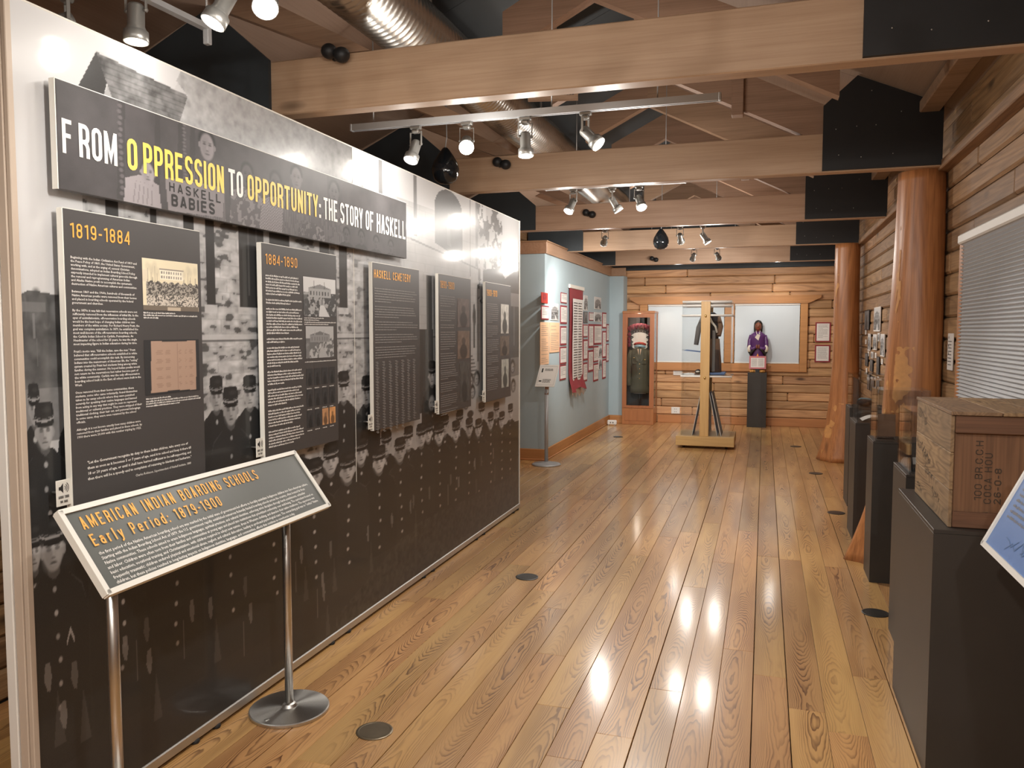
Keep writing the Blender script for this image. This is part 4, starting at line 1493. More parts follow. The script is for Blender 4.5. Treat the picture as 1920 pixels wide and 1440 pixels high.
def audio_tag(y0, label):
    t = thing('audio_tag', label, 'sign', (0, 0, 0), 0, 'audio tour tags')
    x = PX - 0.006
    obj('card', MB().cbox(x - 0.003, x, y0 - 0.052, y0 - 0.0032, 1.012, 1.088, 0.0008), M['bead'], t)
    fl = Flat(Frame((x, y0 - 0.052, 1.012), (0, 1, 0), (0, 0, 1)), 0.0006)
    fl.poly([(.008, .047), (.014, .047), (.023, .037), (.023, .067), (.014, .057), (.008, .057)])
    for r_ in (.007, .0125, .018):
        fl.stroke([(.024 + r_ * math.cos(R(a)), .052 + r_ * math.sin(R(a))) for a in range(-50, 51, 20)], .0022)
    letters(fl, 'AUDIO TOUR', .006, .022, .0085, .036, s=.14, gap=.12)
    letters(fl, '100 1000', .011, .009, .0075, .026, s=.14, gap=.12)
    fl.build('pictogram', M['ink_k'], t)
    obj('pin', MB().tube([(MX + .0005, y0 - .03, 1.05), (x - .002, y0 - .03, 1.05)], .004, 6), M['alu'], t)


G5 = 'charcoal information panels on the mural'
# panel one
p1, _ = board('information_panel', 'charcoal panel headed 1819-1884 with sepia crowd photo, nearest on the mural', 'panel', 1.83, 2.415, PZ0, PZ1, G5)
heading(p1, '1819-1884', 1.853, 1.792, .042, .228)
text_mesh('body_text', TXT, F0, 1.850, 1.7315, .0098, .01102, 1, M['ink_w'], p1, .001, 0.012, width=.262)
text_mesh('quotation', QUO, F0, 1.885, 1.1215, .0118, .0165, 1, M['ink_w'], p1, .001, 0.022, width=.455)
text_mesh('credit', 'Charles Robinson, Superintendent of Haskell Institute, 1888', F0, 2.075, 1.050, .0112, .013, 1, M['ink_w'], p1, .001, 0.008, width=.262)
small_pic('crowd_photo', p1, 2.131, 2.398, 1.588, 1.757, 110, 80, pic_crowd)
small_pic('ledger_photo', p1, 2.129, 2.394, 1.308, 1.490, 90, 70, pic_ledger)
fl = Flat(F0, .001)
rg = random.Random(5)
for z, last in ((1.577, .56), (1.569, .98), (1.561, .25), (1.294, .45), (1.286, .97), (1.278, 1.0), (1.270, .6)):
    greek(fl, 2.131, 2.394, z, .0065, rg, last)
fl.build('caption', M['ink_w'], p1)


def greek_col(fl, y0, y1, ztop, lines, lead, h, rg, words=False):
    z = ztop
    for n in lines:
        for i in range(n):
            greek(fl, y0, y1, z, h, rg, rg.uniform(.86, 1.0) if i < n - 1 else rg.uniform(.3, .85), words)
            z -= lead
        z -= lead * .95
    return z


# panel two
p2, _ = board('information_panel', 'charcoal panel headed 1884-1890 with two school building photos', 'panel', 2.782, 3.37, PZ0, PZ1, G5)
heading(p2, '1884-1890', 2.807, 1.790, .042, .230)
fl = Flat(F0, .001)
greek_col(fl, 2.805, 3.072, 1.742, (7, 2, 9, 2, 7, 5, 6, 6, 6), .0124, .0092, random.Random(8))
fl.build('body_text', M['ink_w'], p2)
small_pic('building_photo', p2, 3.082, 3.358, 1.584, 1.758, 70, 60, pic_house(31))
small_pic('building_photo', p2, 3.096, 3.334, 1.398, 1.541, 60, 50, pic_house(32, .42, .16))
fl = Flat(F0, .001)
for z, l in ((1.575, .6), (1.566, .45), (1.556, 1), (1.547, .75), (1.380, 1)):
    greek(fl, 3.086, 3.356, z, .0065, rg, l)
for r_ in range(3):
    for c_ in range(4):
        greek(fl, 3.098 + c_ * .064, 3.144 + c_ * .064, 1.262 - r_ * .094, .006, rg, .8)
fl.build('caption', M['ink_w'], p2)
for r_ in range(3):
    for c_ in range(4):
        col = (0.030, 0.030, 0.032) if not (r_ == 2 and c_ > 1) else ((0.50, 0.26, 0.12), (0.62, 0.30, 0.11))[c_ - 2]
        small_pic('portrait_photo', p2, 3.096 + c_ * .064, 3.150 + c_ * .064, 1.276 - r_ * .094, 1.352 - r_ * .094, 14, 18, pic_tint(col, .45))
# panel three
p3, _ = board('information_panel', 'charcoal panel headed HASKELL CEMETERY with columns of names', 'panel', 3.735, 4.318, PZ0, PZ1, G5)
heading(p3, 'HASKELL CEMETERY', 3.751, 1.795, .042, .444)
fl = Flat(F0, .001)
z = greek_col(fl, 3.755, 4.295, 1.738, (6, 5, 4, 4, 5), .0135, .0092, random.Random(9), True)
rg3 = random.Random(10)
for c_ in range(7):
    for r_ in range(26 - (2 if c_ > 4 else 0)):
        zz = z + .004 - r_ * .0146
        y = 3.757 + c_ * .077
        fl.rect(y, zz, y + rg3.uniform(.020, .034), zz + .0042)
        fl.rect(y + .010, zz - .0058, y + rg3.uniform(.026, .044), zz - .0022)
fl.build('body_text', M['ink_grey'], p3)
# panels four and five
p4, _ = board('information_panel', 'charcoal panel headed 1890-1900 with two brown photos, second from the far end', 'panel', 4.61, 5.18, PZ0, PZ1, G5)
heading(p4, '1890-1900', 4.635, 1.787, .046, .235)
fl = Flat(F0, .001)
greek_col(fl, 4.635, 4.90, 1.735, (5, 5, 2, 8, 9), .0152, .0092, random.Random(12), True)
greek_col(fl, 4.635, 4.93, 1.255, (4, 5, 6, 3), .0135, .0085, random.Random(13), True)
fl.build('body_text', M['ink_grey'], p4)
small_pic('building_photo', p4, 4.925, 5.15, 1.545, 1.735, 24, 24, pic_tint((.13, .10, .09), .5))
small_pic('building_photo', p4, 4.925, 5.15, 1.335, 1.52, 24, 24, pic_tint((.16, .11, .08), .5))
small_pic('name_list', p4, 4.965, 5.14, 1.04, 1.31, 20, 40, pic_tint((.07, .065, .06), .7))
p5, _ = board('information_panel', 'charcoal panel headed 1900-1910 with two light upright photos, farthest on the mural', 'panel', 5.487, 6.09, PZ0, PZ1, G5)
heading(p5, '1900-1910', 5.51, 1.775, .046, .235)
fl = Flat(F0, .001)
greek_col(fl, 5.515, 5.78, 1.715, (10, 6, 7, 5, 5, 6), .0148, .0088, random.Random(14), True)
fl.build('body_text', M['ink_grey'], p5)
small_pic('portrait_photo', p5, 5.835, 6.03, 1.50, 1.725, 24, 30, pic_tint((.42, .40, .36), .25))
small_pic('building_photo', p5, 5.82, 6.04, 1.33, 1.48, 20, 20, pic_tint((.12, .09, .07), .5))
small_pic('portrait_photo', p5, 5.85, 6.03, 1.08, 1.30, 24, 30, pic_tint((.34, .34, .30), .3))
for y0, lb in ((1.83, 'white audio tour tag with loudspeaker symbol beside the 1819-1884 panel'), (2.782, 'white audio tour tag beside the 1884-1890 panel'),
               (3.735, 'white audio tour tag beside the HASKELL CEMETERY panel'), (4.61, 'white audio tour tag beside the 1890-1900 panel'), (5.487, 'white audio tour tag beside the 1900-1910 panel')):
    audio_tag(y0, lb)


# ================================================================== SIGN STANDS
def sign_stand(name, label, o, u, v, w, h, face, post_t, posts, frame_mat='bead', border=0.012):
    """a tilted framed panel on two round posts; post_t gives the share of the slope where the posts meet it"""
    fr = Frame(o, u, v)
    t = thing(name, label, 'sign stand')
    b = MB()
    vs = [fr.p(x, y, d) for d in (-0.012, 0.0) for (x, y) in ((0, 0), (w, 0), (w, h), (0, h))]
    b.add(vs, [(3, 2, 1, 0), (4, 5, 6, 7), (0, 1, 5, 4), (1, 2, 6, 5), (2, 3, 7, 6), (3, 0, 4, 7)])
    obj('panel', b, M[face], t)
    for (x0, x1, y0, y1) in ((0, w, -0.004, border), (0, w, h - border, h + 0.004), (-0.004, border, 0, h), (w - border, w + 0.004, 0, h)):
        m = MB()
        vs = [fr.p(x, y, d) for d in (-0.016, 0.006) for (x, y) in ((x0, y0), (x1, y0), (x1, y1), (x0, y1))]
        m.add(vs, [(3, 2, 1, 0), (4, 5, 6, 7), (0, 1, 5, 4), (1, 2, 6, 5), (2, 3, 7, 6), (3, 0, 4, 7)])
        obj('frame_bar', m, M[frame_mat], t)
    for x in posts:
        top = fr.p(x, h * post_t, -0.016)
        pst = obj('post', MB().tube([(top.x, top.y, 0.015), (top.x, top.y, top.z)], 0.0165, 16), M['steel'], t)
        bs = obj('base', MB().lathe([(0.155, 0.0), (0.157, 0.004), (0.157, 0.012), (0.153, 0.0155), (0.03, 0.0185), (0.024, 0.03), (0.0165, 0.034)], (top.x, top.y, 0), 48, smooth=False), M['steeldisc'], t)
        obj('screw', MB().lathe([(0.010, 0.0), (0.010, 0.002), (0.006, 0.003)], (top.x - 0.02, top.y - 0.125, 0.0155), 12), M['alu'], bs)
    return t, fr


rs, fr = sign_stand('sign_stand', 'tilted grey reading rail headed AMERICAN INDIAN BOARDING SCHOOLS before the mural', (-1.66, 1.672, 0.816), (0, 1, 0), (-0.16, 0, 0.213), 1.146, 0.266, 'rail', 0.74, (0.148, 1.035))
fl = Flat(fr, 0.0012)
letters(fl, 'AMERICAN INDIAN BOARDING SCHOOLS', 0.046, 0.196, 0.040, 0.80, s=.13, gap=.24)
letters(fl, 'Early Period: 1879-1900', 0.046, 0.140, 0.038, 0.545, s=.13, gap=.26)
fl.build('heading', M['gold'], rs)
RTX = '''the first period of the Native American boarding school era was marked by the initial wave of government-led efforts to forcibly assimilate Indigenous children into Euro-American culture.
Starting with the Indian Boarding School Act of 1879, the U.S. government rapidly established numerous federally funded boarding schools across the country, often located far from
Native communities. These schools aimed to erase Indigenous languages, spiritual practices, and cultural identities, enforcing strict discipline through harsh punishments, unfamiliar
and labor. Children were often torn from their families and communities at young ages and placed into institutions that prioritized conformity over well-being. The curriculum focused on
basic education, vocational training, and Christianization, with children required to adopt new names, dress in Western clothing, and abandon their native traditions. The experience was
frequently traumatic; children endured physical and emotional abuse, neglect, and cultural dislocation, leading to profound psychological scars. The overarching goal was to "civilize" Native
children, but these policies resulted in long-lasting impacts on Indigenous identities, languages, and communities, effects that continue to reverberate today.'''
text_mesh('body_text', RTX, fr, 0.046, 0.113, 0.0138, 0.0157, 1, M['ink_w'], rs, .0012, 0.012, width=1.05)

bs2, fr = sign_stand('sign_stand', 'tilted blue text panel with white border at the right edge, before the crate', (0.60, 2.523, 0.919), (0, -1, 0), (0.094, 0, 0.2), 1.1, 0.30, 'blueprint', 0.6, (0.2, 0.95), 'white', 0.011)
fl = Flat(fr, 0.0012)
for i in range(9):
    greek(fl, 0.05, 1.02, 0.235 - i * 0.0165, 0.010, random.Random(70 + i), 0.97)
fl.build('body_text', M['ink_grey'], bs2)
fl = Flat(fr, 0.0010)
for i in range(14):
    rg = random.Random(300 + i)
    x = rg.uniform(0.1, 1.0)
    fl.stroke([(x, 0.03 + rg.uniform(0, .03)), (x + .03, 0.05 + rg.uniform(0, .03)), (x + .06, .045), (x + .09, .07)], 0.003)
fl.build('sketch_lines', M['slateblue'], bs2)

fs = thing('floor_sign', 'grey pole stand with a small white notice in front of the blue wall', 'sign stand', (-2.34, 8.72, 0))
obj('base', MB().lathe([(0.165, 0.0), (0.167, 0.008), (0.15, 0.02), (0.05, 0.032), (0.022, 0.04)], (0, 0, 0), 36), M['silver'], fs)
obj('pole', MB().tube([(0, 0, 0.03), (0, 0, 0.86)], 0.021, 14), M['silver'], fs)
obj('bracket', MB().tube([(0, 0, 0.80), (0.0, 0.02, 0.90), (0.0, 0.05, 0.99)], 0.024, 8), M['capwood'], fs)
fr2 = Frame((-2.34 - 0.12, 8.66, 0.895), (1, 0.10, 0), (0.03, 0.12, 0.24))
pm = MB()
vs = [fr2.p(x_, y_, d) - Vector((-2.34, 8.72, 0)) for d in (-0.008, 0.0) for (x_, y_) in ((0, 0), (.22, 0), (.22, .27), (0, .27))]
pm.add(vs, [(3, 2, 1, 0), (4, 5, 6, 7), (0, 1, 5, 4), (1, 2, 6, 5), (2, 3, 7, 6), (3, 0, 4, 7)])
obj('notice', pm, M['white'], fs)
fr2.o = fr2.o - Vector((-2.34, 8.72, 0))
fl = Flat(fr2, .001)
fl.rect(.035, .175, .050, .225)
fl.rect(.028, .06, .058, .075)
for (a, b) in ((.015, .016), (.203, .204)):
    fl.rect(a, .02, b, .25)
fl.rect(.015, .02, .204, .0215)
fl.rect(.015, .249, .204, .2505)
for i, z in enumerate((.215, .205, .195, .085, .073, .061, .049)):
    greek(fl, .07, .185, z, .009, random.Random(i), .8, True)
fl.build('print', M['ink_k'], fs)

# ================================================================== PEDESTALS, COVERS AND THEIR CONTENTS
PG, CG = 'black pedestals along the right wall', 'clear acrylic covers on the pedestals'
peds = [('wide black pedestal carrying the wooden crate', .55, 1.0, 2.93, 3.66), ('black pedestal just behind the crate, holding the cream booklet', .633, .97, 4.02, 4.40),
        ('black pedestal in front of the nearer log column', .633, .95, 5.19, 5.48), ('black pedestal behind the nearer log column, with a curled white paper', .636, .95, 6.2, 6.6),
        ('farthest black pedestal along the right wall', .711, 1.0, 7.42, 7.78)]
for i, (lb, x0, x1, y0, y1) in enumerate(peds):
    t = thing('pedestal', lb, 'pedestal', ((x0 + x1) / 2, (y0 + y1) / 2, 0), 0, PG)
    hx, hy = (x1 - x0) / 2, (y1 - y0) / 2
    obj('body', MB().cbox(-hx, hx, -hy, hy, 0.0, 0.8465, 0.0005), M['ped'], t)
    obj('top', MB().cbox(-hx, hx, -hy, hy, 0.8467, 0.86, 0.0012), M['ped'], t)


def cover(lb, x0, x1, y0, y1, z0, z1, th=0.005):
    t = thing('acrylic_cover', lb, 'display cover', ((x0 + x1) / 2, (y0 + y1) / 2, z0), 0, CG)
    hx, hy, h = (x1 - x0) / 2, (y1 - y0) / 2, z1 - z0
    for q in ((-hx, -hx + th, -hy, hy, 0, h), (hx - th, hx, -hy, hy, 0, h), (-hx + th, hx - th, -hy, -hy + th, 0, h), (-hx + th, hx - th, hy - th, hy, 0, h), (-hx + th, hx - th, -hy + th, hy - th, h - th, h)):
        obj('pane', MB().box(*q), M['glass'], t)
    eb = MB()
    for sx in (-1, 1):
        for sy in (-1, 1):
            eb.box(sx * hx - .0028, sx * hx + .0028, sy * hy - .0028, sy * hy + .0028, 0, h + .001)
    obj('edge', eb, M['glass_tint'], t)
    return t


cover('clear acrylic cover over the cream booklet, behind the crate', .65, .955, 4.035, 4.385, .86, 1.15)
cover('clear acrylic cover in front of the nearer log column', .648, .935, 5.205, 5.465, .86, 1.17)
cover('clear acrylic cover over the curled white paper', .65, .935, 6.215, 6.585, .86, 1.17)
cover('clear acrylic cover on the farthest pedestal', .725, .985, 7.435, 7.765, .86, 1.15)

bk = thing('booklet', 'cream booklet standing on a small black easel behind the crate', 'book', (.77, 4.18, .86))
obj('cover', MB().cbox(-.075, .06, -.05, -.03, .02, .12, .004), M['buff'], bk)
obj('pages', MB().cbox(-.07, .055, -.03, -.005, .022, .116, .003), M['paper'], bk)
obj('easel', MB().prism([(-.06, .0), (.06, .0), (.03, .12)], -.10, -.09, 'x').box(-.09, .07, -.065, .05, 0, .018), M['matteblack'], bk)
cd = tag(obj('label_card', MB().prism([(-.04, .0), (.05, .0), (.055, .012), (-.035, .045)], .66, .74, 'x').xf(Matrix.Translation((0, 4.305, .861))), M['paper']), 'small white label card beside the cream booklet', 'card')
cp = MB()
vs = []
for i in range(11):
    a = i / 10
    for yy in (-.09, .09):
        vs.append((-.10 + .2 * a, yy + .03 * a, .005 + .06 * a * a + .02 * math.sin(a * 5)))
cp.add(vs, [(2 * i, 2 * i + 2, 2 * i + 3, 2 * i + 1) for i in range(10)], True)
o = tag(obj('curled_paper', cp, M['paper']), 'curled white paper inside the cover behind the nearer column', 'paper')
o.location = (.79, 6.38, .862)
bt = thing('small_bottle', 'small clear bottle with a dark stopper inside the cover by the column', 'bottle', (.84, 5.36, .86))
obj('glass', MB().lathe([(.022, 0), (.024, .005), (.024, .07), (.012, .095), (.010, .115)], (0, 0, 0), 16), M['glass_tint'], bt)
obj('stopper', MB().lathe([(.011, .112), (.016, .12), (.016, .14), (.009, .146)], (0, 0, 0), 12), M['cherry'], bt)
an = thing('picture_stand', 'small upright picture on a clear stand inside the cover by the column', 'picture', (.72, 5.34, .86))
obj('stand', MB().prism([(-.03, 0), (.05, 0), (.0, .16)], -.05, .05, 'x'), M['glass_tint'], an)
obj('picture', MB().cbox(-.05, .05, -.034, -.029, .012, .15, .001).xf(Matrix.Rotation(R(-8), 4, 'X')), M['browncloth'], an)
mo = thing('beaded_ornament', 'dark beaded ornament lying on the farthest pedestal', 'ornament', (.85, 7.6, .86))
obj('pad', MB().ell((0, 0, .03), (.07, .05, .03)), M['darkcloth'], mo)
obj('beads', MB().tube([(-.06, 0, .055), (-.03, .02, .066), (.0, 0, .068), (.03, -.02, .066), (.06, 0, .055)], .007, 8), M['beadblue'], mo)

# ---- wooden crate
cr = thing('wooden_crate', 'old wooden shipping crate with stencilled lettering on the wide pedestal', 'crate', (0, 0, 0))
CX0, CX1, CY0, CY1, CZ0, CZ1 = .60, .985, 2.97, 3.60, .8605, 1.252
obj('floor_board', MB().cbox(CX0 + .01, CX1 - .01, CY0 + .015, CY1 - .015, CZ0, CZ0 + .012, .002), M['crate'], cr)
for i in range(3):       # long side facing the aisle, three boards
    za, zb = CZ0 + (CZ1 - CZ0 - .012) * i / 3, CZ0 + (CZ1 - CZ0 - .012) * (i + 1) / 3
    obj('side_board', MB().cbox(CX0, CX0 + .012, CY0 + .004, CY1 - .004, za + .0006, zb - .0006, .002), M['crate'], cr)
    obj('side_board', MB().cbox(CX1 - .012, CX1, CY0 + .004, CY1 - .004, za + .0006, zb - .0006, .002), M['crate'], cr)
for yy, sg in ((CY0, 1), (CY1, -1)):
    for (a, b) in ((CX0 + .012, .849), (.851, CX1 - .012)):
        y0, y1 = sorted((yy + sg * .016, yy + sg * .032))
        obj('end_board', MB().cbox(a, b, y0, y1, CZ0 + .012, CZ1 - .013, .0015), M['crate_v'], cr)
    y0, y1 = sorted((yy, yy + sg * .016))
    obj('batten', MB().cbox(CX0 + .013, CX1 - .013, y0, y1, CZ0 + .001, CZ0 + .055, .003), M['crate_x'], cr)
    obj('batten', MB().cbox(CX0 + .013, CX1 - .013, y0, y1, CZ1 - .072, CZ1 - .013, .003), M['crate_x'], cr)
for (a, b) in ((CX0 - .003, .748), (.75, .872), (.874, CX1 + .003)):
    obj('lid_board', MB().cbox(a, b, CY0 - .006, CY1 + .006, CZ1 - .012, CZ1, .002), M['crate'], cr)
obj('knot', MB().lathe([(.012, 0), (.010, .002)], (0, 0, 0), 12).xf(Matrix.Translation((.847, CY0 + .0165, 1.09)) @ Matrix.Rotation(R(90), 4, 'X')), M['gap'], cr)
fs1 = Frame((.60, CY0 + .0155, CZ0), (0, 0, 1), (-1, 0, 0))     # lettering runs up the end boards
fl = Flat(fs1, .0006)
letters(fl, '100 BR.C.C.H', .095, -.100, .022, .20, wx=.5, s=.10, gap=.12)
letters(fl, 'COCA HOU', .085, -.128, .022, .17, wx=.5, s=.10, gap=.18)
letters(fl, '26-0-8', .085, -.156, .020, .12, wx=.5, s=.11, gap=.16)
fl.stroke([(.05, -.075), (.055, -.12)], .004)
fl.build('stencil', M['stencil'], cr)
fs2 = Frame((CX0, CY1, CZ0), (0, -1, 0), (0, 0, 1))
fl = Flat(fs2, .0006)
rg = random.Random(40)


def scribble(x, z, w, h, n):
    p = []
    for i in range(n):
        a = i / (n - 1)
        p.append((x + w * a + .010 * math.sin(i * 2.1), z - .10 * w * a + h * (math.sin(i * 1.7) * .5 + rg.uniform(-.2, .2))))
    fl.stroke(p, .0028)


for (x, z, w, h, n) in ((.03, .34, .12, .035, 16), (.16, .315, .05, .03, 9), (.02, .215, .24, .03, 26), (.14, .185, .16, .028, 20), (.20, .135, .15, .026, 18), (.35, .075, .13, .03, 16), (.06, .05, .08, .02, 8)):
    scribble(x, z, w, h, n)
fl.build('handwriting', M['ink_k'], cr)

# ================================================================== BACK WALL GROUP
# ---- cabinet with uniform and headdress
cb = thing('display_cabinet', 'tall cherry wood display cabinet with glass door at the far left', 'cabinet', (-1.945, 13.17, 0))
W2, D2, H2 = .255, .225, 1.84
obj('plinth', MB().cbox(-W2, W2, -D2, D2, 0, .265, .004), M['cherry'], cb)
obj('drawer_panel', MB().cbox(-W2 + .05, W2 - .05, -D2 - .006, -D2 - .0005, .06, .235, .003), M['cherry'], cb)
obj('top', MB().cbox(-W2 - .006, W2 + .006, -D2 - .006, D2, 1.80, H2, .006), M['cherry'], cb)
obj('back_panel', MB().box(-W2 + .002, W2 - .002, D2 - .02, D2, .265, 1.80), M['cabblack'], cb)
obj('side_panel', MB().cbox(-W2, -W2 + .018, -D2, D2 - .02, .265, 1.80, .002), M['cherry'], cb)
obj('deck', MB().box(-W2 + .02, W2 - .02, -D2 + .025, D2 - .022, .266, .28), M['cabblack'], cb)
dr = obj('door', MB().box(-W2, -W2 + .07, -D2 - .001, -D2 + .022, .27, 1.798).box(W2 - .07, W2, -D2 - .001, -D2 + .022, .27, 1.798).box(-W2 + .07, W2 - .07, -D2 - .001, -D2 + .022, .27, .31).box(-W2 + .07, W2 - .07, -D2 - .001, -D2 + .022, 1.735, 1.798), M['cherry'], cb)
obj('pane', MB().box(-W2 + .07, W2 - .07, -D2 + .008, -D2 + .012, .31, 1.735), M['glass'], dr)
obj('corner_post', MB().cbox(W2 - .02, W2, D2 - .045, D2 - .021, .265, 1.80, .002), M['cherry'], cb)
obj('side_pane', MB().box(W2 - .01, W2 - .006, -D2 + .024, D2 - .046, .265, 1.80), M['glass'], cb)
cbl = bpy.data.lights.new('cabinet_fill', 'POINT')  # added light, no lamp known here, brightens the coat and headdress
cbl.energy = 4.0
cbl.color = (1, .86, .7)
cbl.shadow_soft_size = .03
lo = bpy.data.objects.new('cabinet_fill', cbl)
C.objects.link(lo)
lo.parent = cb
lo.location = (0, -.12, 1.755)

ct = thing('uniform_coat', 'olive military uniform coat with brass buttons inside the cabinet', 'coat', (-1.945, 13.17, .281))


def coatfn(p, a):
    return (p[0], p[1] * .52, p[2])


obj('body', MB().lathe([(.165, .22), (.168, .30), (.150, .48), (.138, .60), (.150, .72), (.168, .84), (.165, .90), (.125, .945), (.06, .97)], (0, 0, 0), 28, fn=coatfn), M['olive'], ct)
for s_ in (-1, 1):
    sv = obj('sleeve', MB().tube([(s_ * .135, 0, .915), (s_ * .178, -.005, .80), (s_ * .186, -.015, .60), (s_ * .18, -.035, .42), (s_ * .172, -.045, .34)], [.045, .052, .045, .04, .037], 12), M['olive'], ct)
    obj('lapel', MB().add([(s_ * .012, -.094, .72), (s_ * .085, -.088, .80), (s_ * .065, -.080, .86), (s_ * .055, -.060, .945), (s_ * .035, -.06, .95)], [(0, 1, 2, 3, 4)] if s_ > 0 else [(4, 3, 2, 1, 0)]), M['olive'], ct)
    obj('pocket', MB().cbox(s_ * .075 - .035, s_ * .075 + .035, -.096, -.084, .70, .735, .002), M['olive'], ct)
    obj('badge', MB().ell((s_ * .088, -.094, .80 if s_ < 0 else .77), (.014, .004, .008), 8, 5), M['brass'], ct)
obj('shirt_front', MB().add([(-.034, -.083, .945), (0, -.092, .79), (.034, -.083, .945)], [(0, 1, 2)]), M['buff'], ct)
obj('tie', MB().add([(-.010, -.086, .945), (-.012, -.096, .80), (.012, -.096, .80), (.010, -.086, .945)], [(0, 1, 2, 3)]), M['olive'], ct)
bu = MB().ell((0, 0, 0), (.010, .006, .010), 10, 6).mesh('button')
bu.materials.append(M['brass'])
for z, y in ((.70, -.083), (.62, -.079), (.54, -.081), (.46, -.085)):
    link('button', bu, None, ct).location = (.004, y, z)
obj('stand', MB().tube([(0, 0, 0), (0, 0, .23)], .012, 8).lathe([(.11, 0), (.11, .008), (.02, .012)], (0, 0, 0), 20), M['matteblack'], ct)
obj('hem_disc', MB().lathe([(.10, .212), (.105, .218), (.10, .224)], (0, -.01, 0), 20, fn=lambda p, a: (p[0], p[1] * .6, p[2])), M['paper'], ct)

hd = thing('feather_headdress', 'white feather headdress with crimson plumes above the olive coat', 'headdress', (-1.945, 13.17, 1.22))
fm = MB()
fm.add([(-.006, 0, .04), (-.018, .002, .10), (-.019, .002, .17), (-.010, 0, .215), (0, -.002, .225), (.010, 0, .215), (.019, .002, .17), (.018, .002, .10), (.006, 0, .04)], [list(range(9))[::-1]])
fm.add([(-.006, .004, .04), (-.018, .006, .10), (-.019, .006, .17), (-.010, .004, .215), (0, .002, .225), (.010, .004, .215), (.019, .006, .17), (.018, .006, .10), (.006, .004, .04)], [list(range(9))])
fme = fm.mesh('feather')
fme.materials.append(M['feather'])
tp = MB()
tp.add([(-.014, -.001, .205), (-.013, -.001, .235), (0, -.003, .275), (.013, -.001, .235), (.014, -.001, .205)], [(4, 3, 2, 1, 0)])
tp.add([(-.014, .004, .205), (-.013, .004, .235), (0, .003, .275), (.013, .004, .235), (.014, .004, .205)], [(0, 1, 2, 3, 4)])
tpm = tp.mesh('feather_tip')
tpm.materials.append(M['featip'])
pp = MB()
for k in range(9):
    a = k * .7
    pp.tube([(0, 0, .25), (.012 * math.cos(a), .010 * math.sin(a), .29), (.018 * math.cos(a + .6), .014 * math.sin(a + .6), .325)], [.006, .005, .002], 5)
ppm = pp.mesh('plume')
ppm.materials.append(M['plume'])
for k in range(17):
    a = R(-78 + 156 * k / 16)
    o = link('feather', fme, None, hd)
    o.rotation_euler = (R(8), a, 0)
    o.location = (0, -.03 + .012 * (k % 2), .03)
    sc_ = 1.0 if abs(k - 8) < 5 else .86
    o.scale = (1.9, 1, min(1.22, .195 / (.33 * abs(math.sin(a)) + .001)))
    link('feather_tip', tpm, None, o)
    link('plume', ppm, None, o)
obj('brow_band', MB().tube([(-.085, -.03, .035), (-.05, -.085, .05), (0, -.10, .055), (.05, -.085, .05), (.085, -.03, .035)], .017, 8), M['beadblue'], hd)
obj('red_cloth', MB().tube([(-.095, -.03, .075), (-.055, -.075, .095), (0, -.088, .102), (.055, -.075, .095), (.095, -.03, .075)], .018, 8), M['redcloth'], hd)
obj('support', MB().tube([(0, .02, .03), (0, .02, .12)], .05, 10), M['cabblack'], hd)

# ---- clear tower case with maple posts
tc = thing('tower_case', 'clear acrylic tower case with a maple post on a rolling wood base', 'display case', (-.715, 10.88, 0))
obj('base', MB().cbox(-.365, .37, -.37, .37, .035, .155, .004), M['maple_x'], tc)
for sx in (-1, 1):
    for sy in (-1, 1):
        obj('castor', MB().tube([(sx * .27 - .015, sy * .27, .018), (sx * .27 + .015, sy * .27, .018)], .018, 12), M['rubber'], tc)
        obj('castor_bracket', MB().box(sx * .27 - .02, sx * .27 + .02, sy * .27 - .012, sy * .27 + .012, .018, .036), M['rubber'], tc)
obj('post', MB().cbox(-.07, .045, -.31, -.27, .155, 1.90, .003), M['maple'], tc)
obj('post', MB().cbox(-.07, .045, .27, .31, .155, 1.90, .003), M['maple'], tc)
for z in (1.71, .915):
    obj('knob', MB().ell((-.012, -.318, z), (.014, .010, .018), 12, 7), M['brass'], tc)
for q in ((-.31, -.304, -.264, .264), (.304, .31, -.264, .264), (-.31, .31, -.27, -.264), (-.31, .31, .264, .27)):
    for (z0, z1) in ((.156, .90), (.93, 1.90)):
        obj('pane', MB().box(*q, z0, z1), M['glass'], tc)
obj('top_pane', MB().box(-.31, .31, -.27, .27, 1.902, 1.91), M['glass'], tc)
for z, w in ((1.895, .31), (1.845, .305), (1.72, .32), (.93, .325)):
    for y in (-.262, .262):
        obj('lit_edge_rod', MB().tube([(-w, y, z), (w, y, z)], .012, 8), M['rod'], tc)  # rods coloured white as the light caught by the pane edges
obj('shelf', MB().box(-.30, .30, -.255, .255, .938, .946), M['glass'], tc)
gm = thing('buckskin_outfit', 'brown and dark fringed outfit hanging inside the clear tower case', 'garment', (-.715, 10.88, .947))
obj('bodice', MB().lathe([(.115, .42), (.12, .52), (.13, .64), (.12, .74), (.05, .79)], (.03, .02, 0), 18, fn=lambda p, a: (p[0] * .9, p[1] * .6, p[2])), M['darkcloth'], gm)
obj('skirt', MB().lathe([(.13, .0), (.125, .15), (.11, .3), (.10, .44)], (.05, .02, 0), 20, fn=lambda p, a: (p[0] * (1 + .04 * math.sin(6 * a)), p[1] * .7, p[2])), M['browncloth'], gm)
obj('sash', MB().box(.06, .10, -.085, -.08, .01, .55), M['greycloth'], gm)
obj('sleeve', MB().tube([(-.06, .02, .72), (-.12, .0, .58), (-.15, -.02, .36)], [.04, .035, .03], 10), M['greycloth'], gm)
obj('sleeve', MB().tube([(.12, .02, .72), (.16, .0, .60), (.14, -.05, .48)], [.04, .035, .03], 10), M['browncloth'], gm)
obj('collar', MB().tube([(.0, -.06, .76), (.05, -.085, .66), (.10, -.09, .60), (.12, -.08, .52)], .014, 8), M['sleeve'], gm)
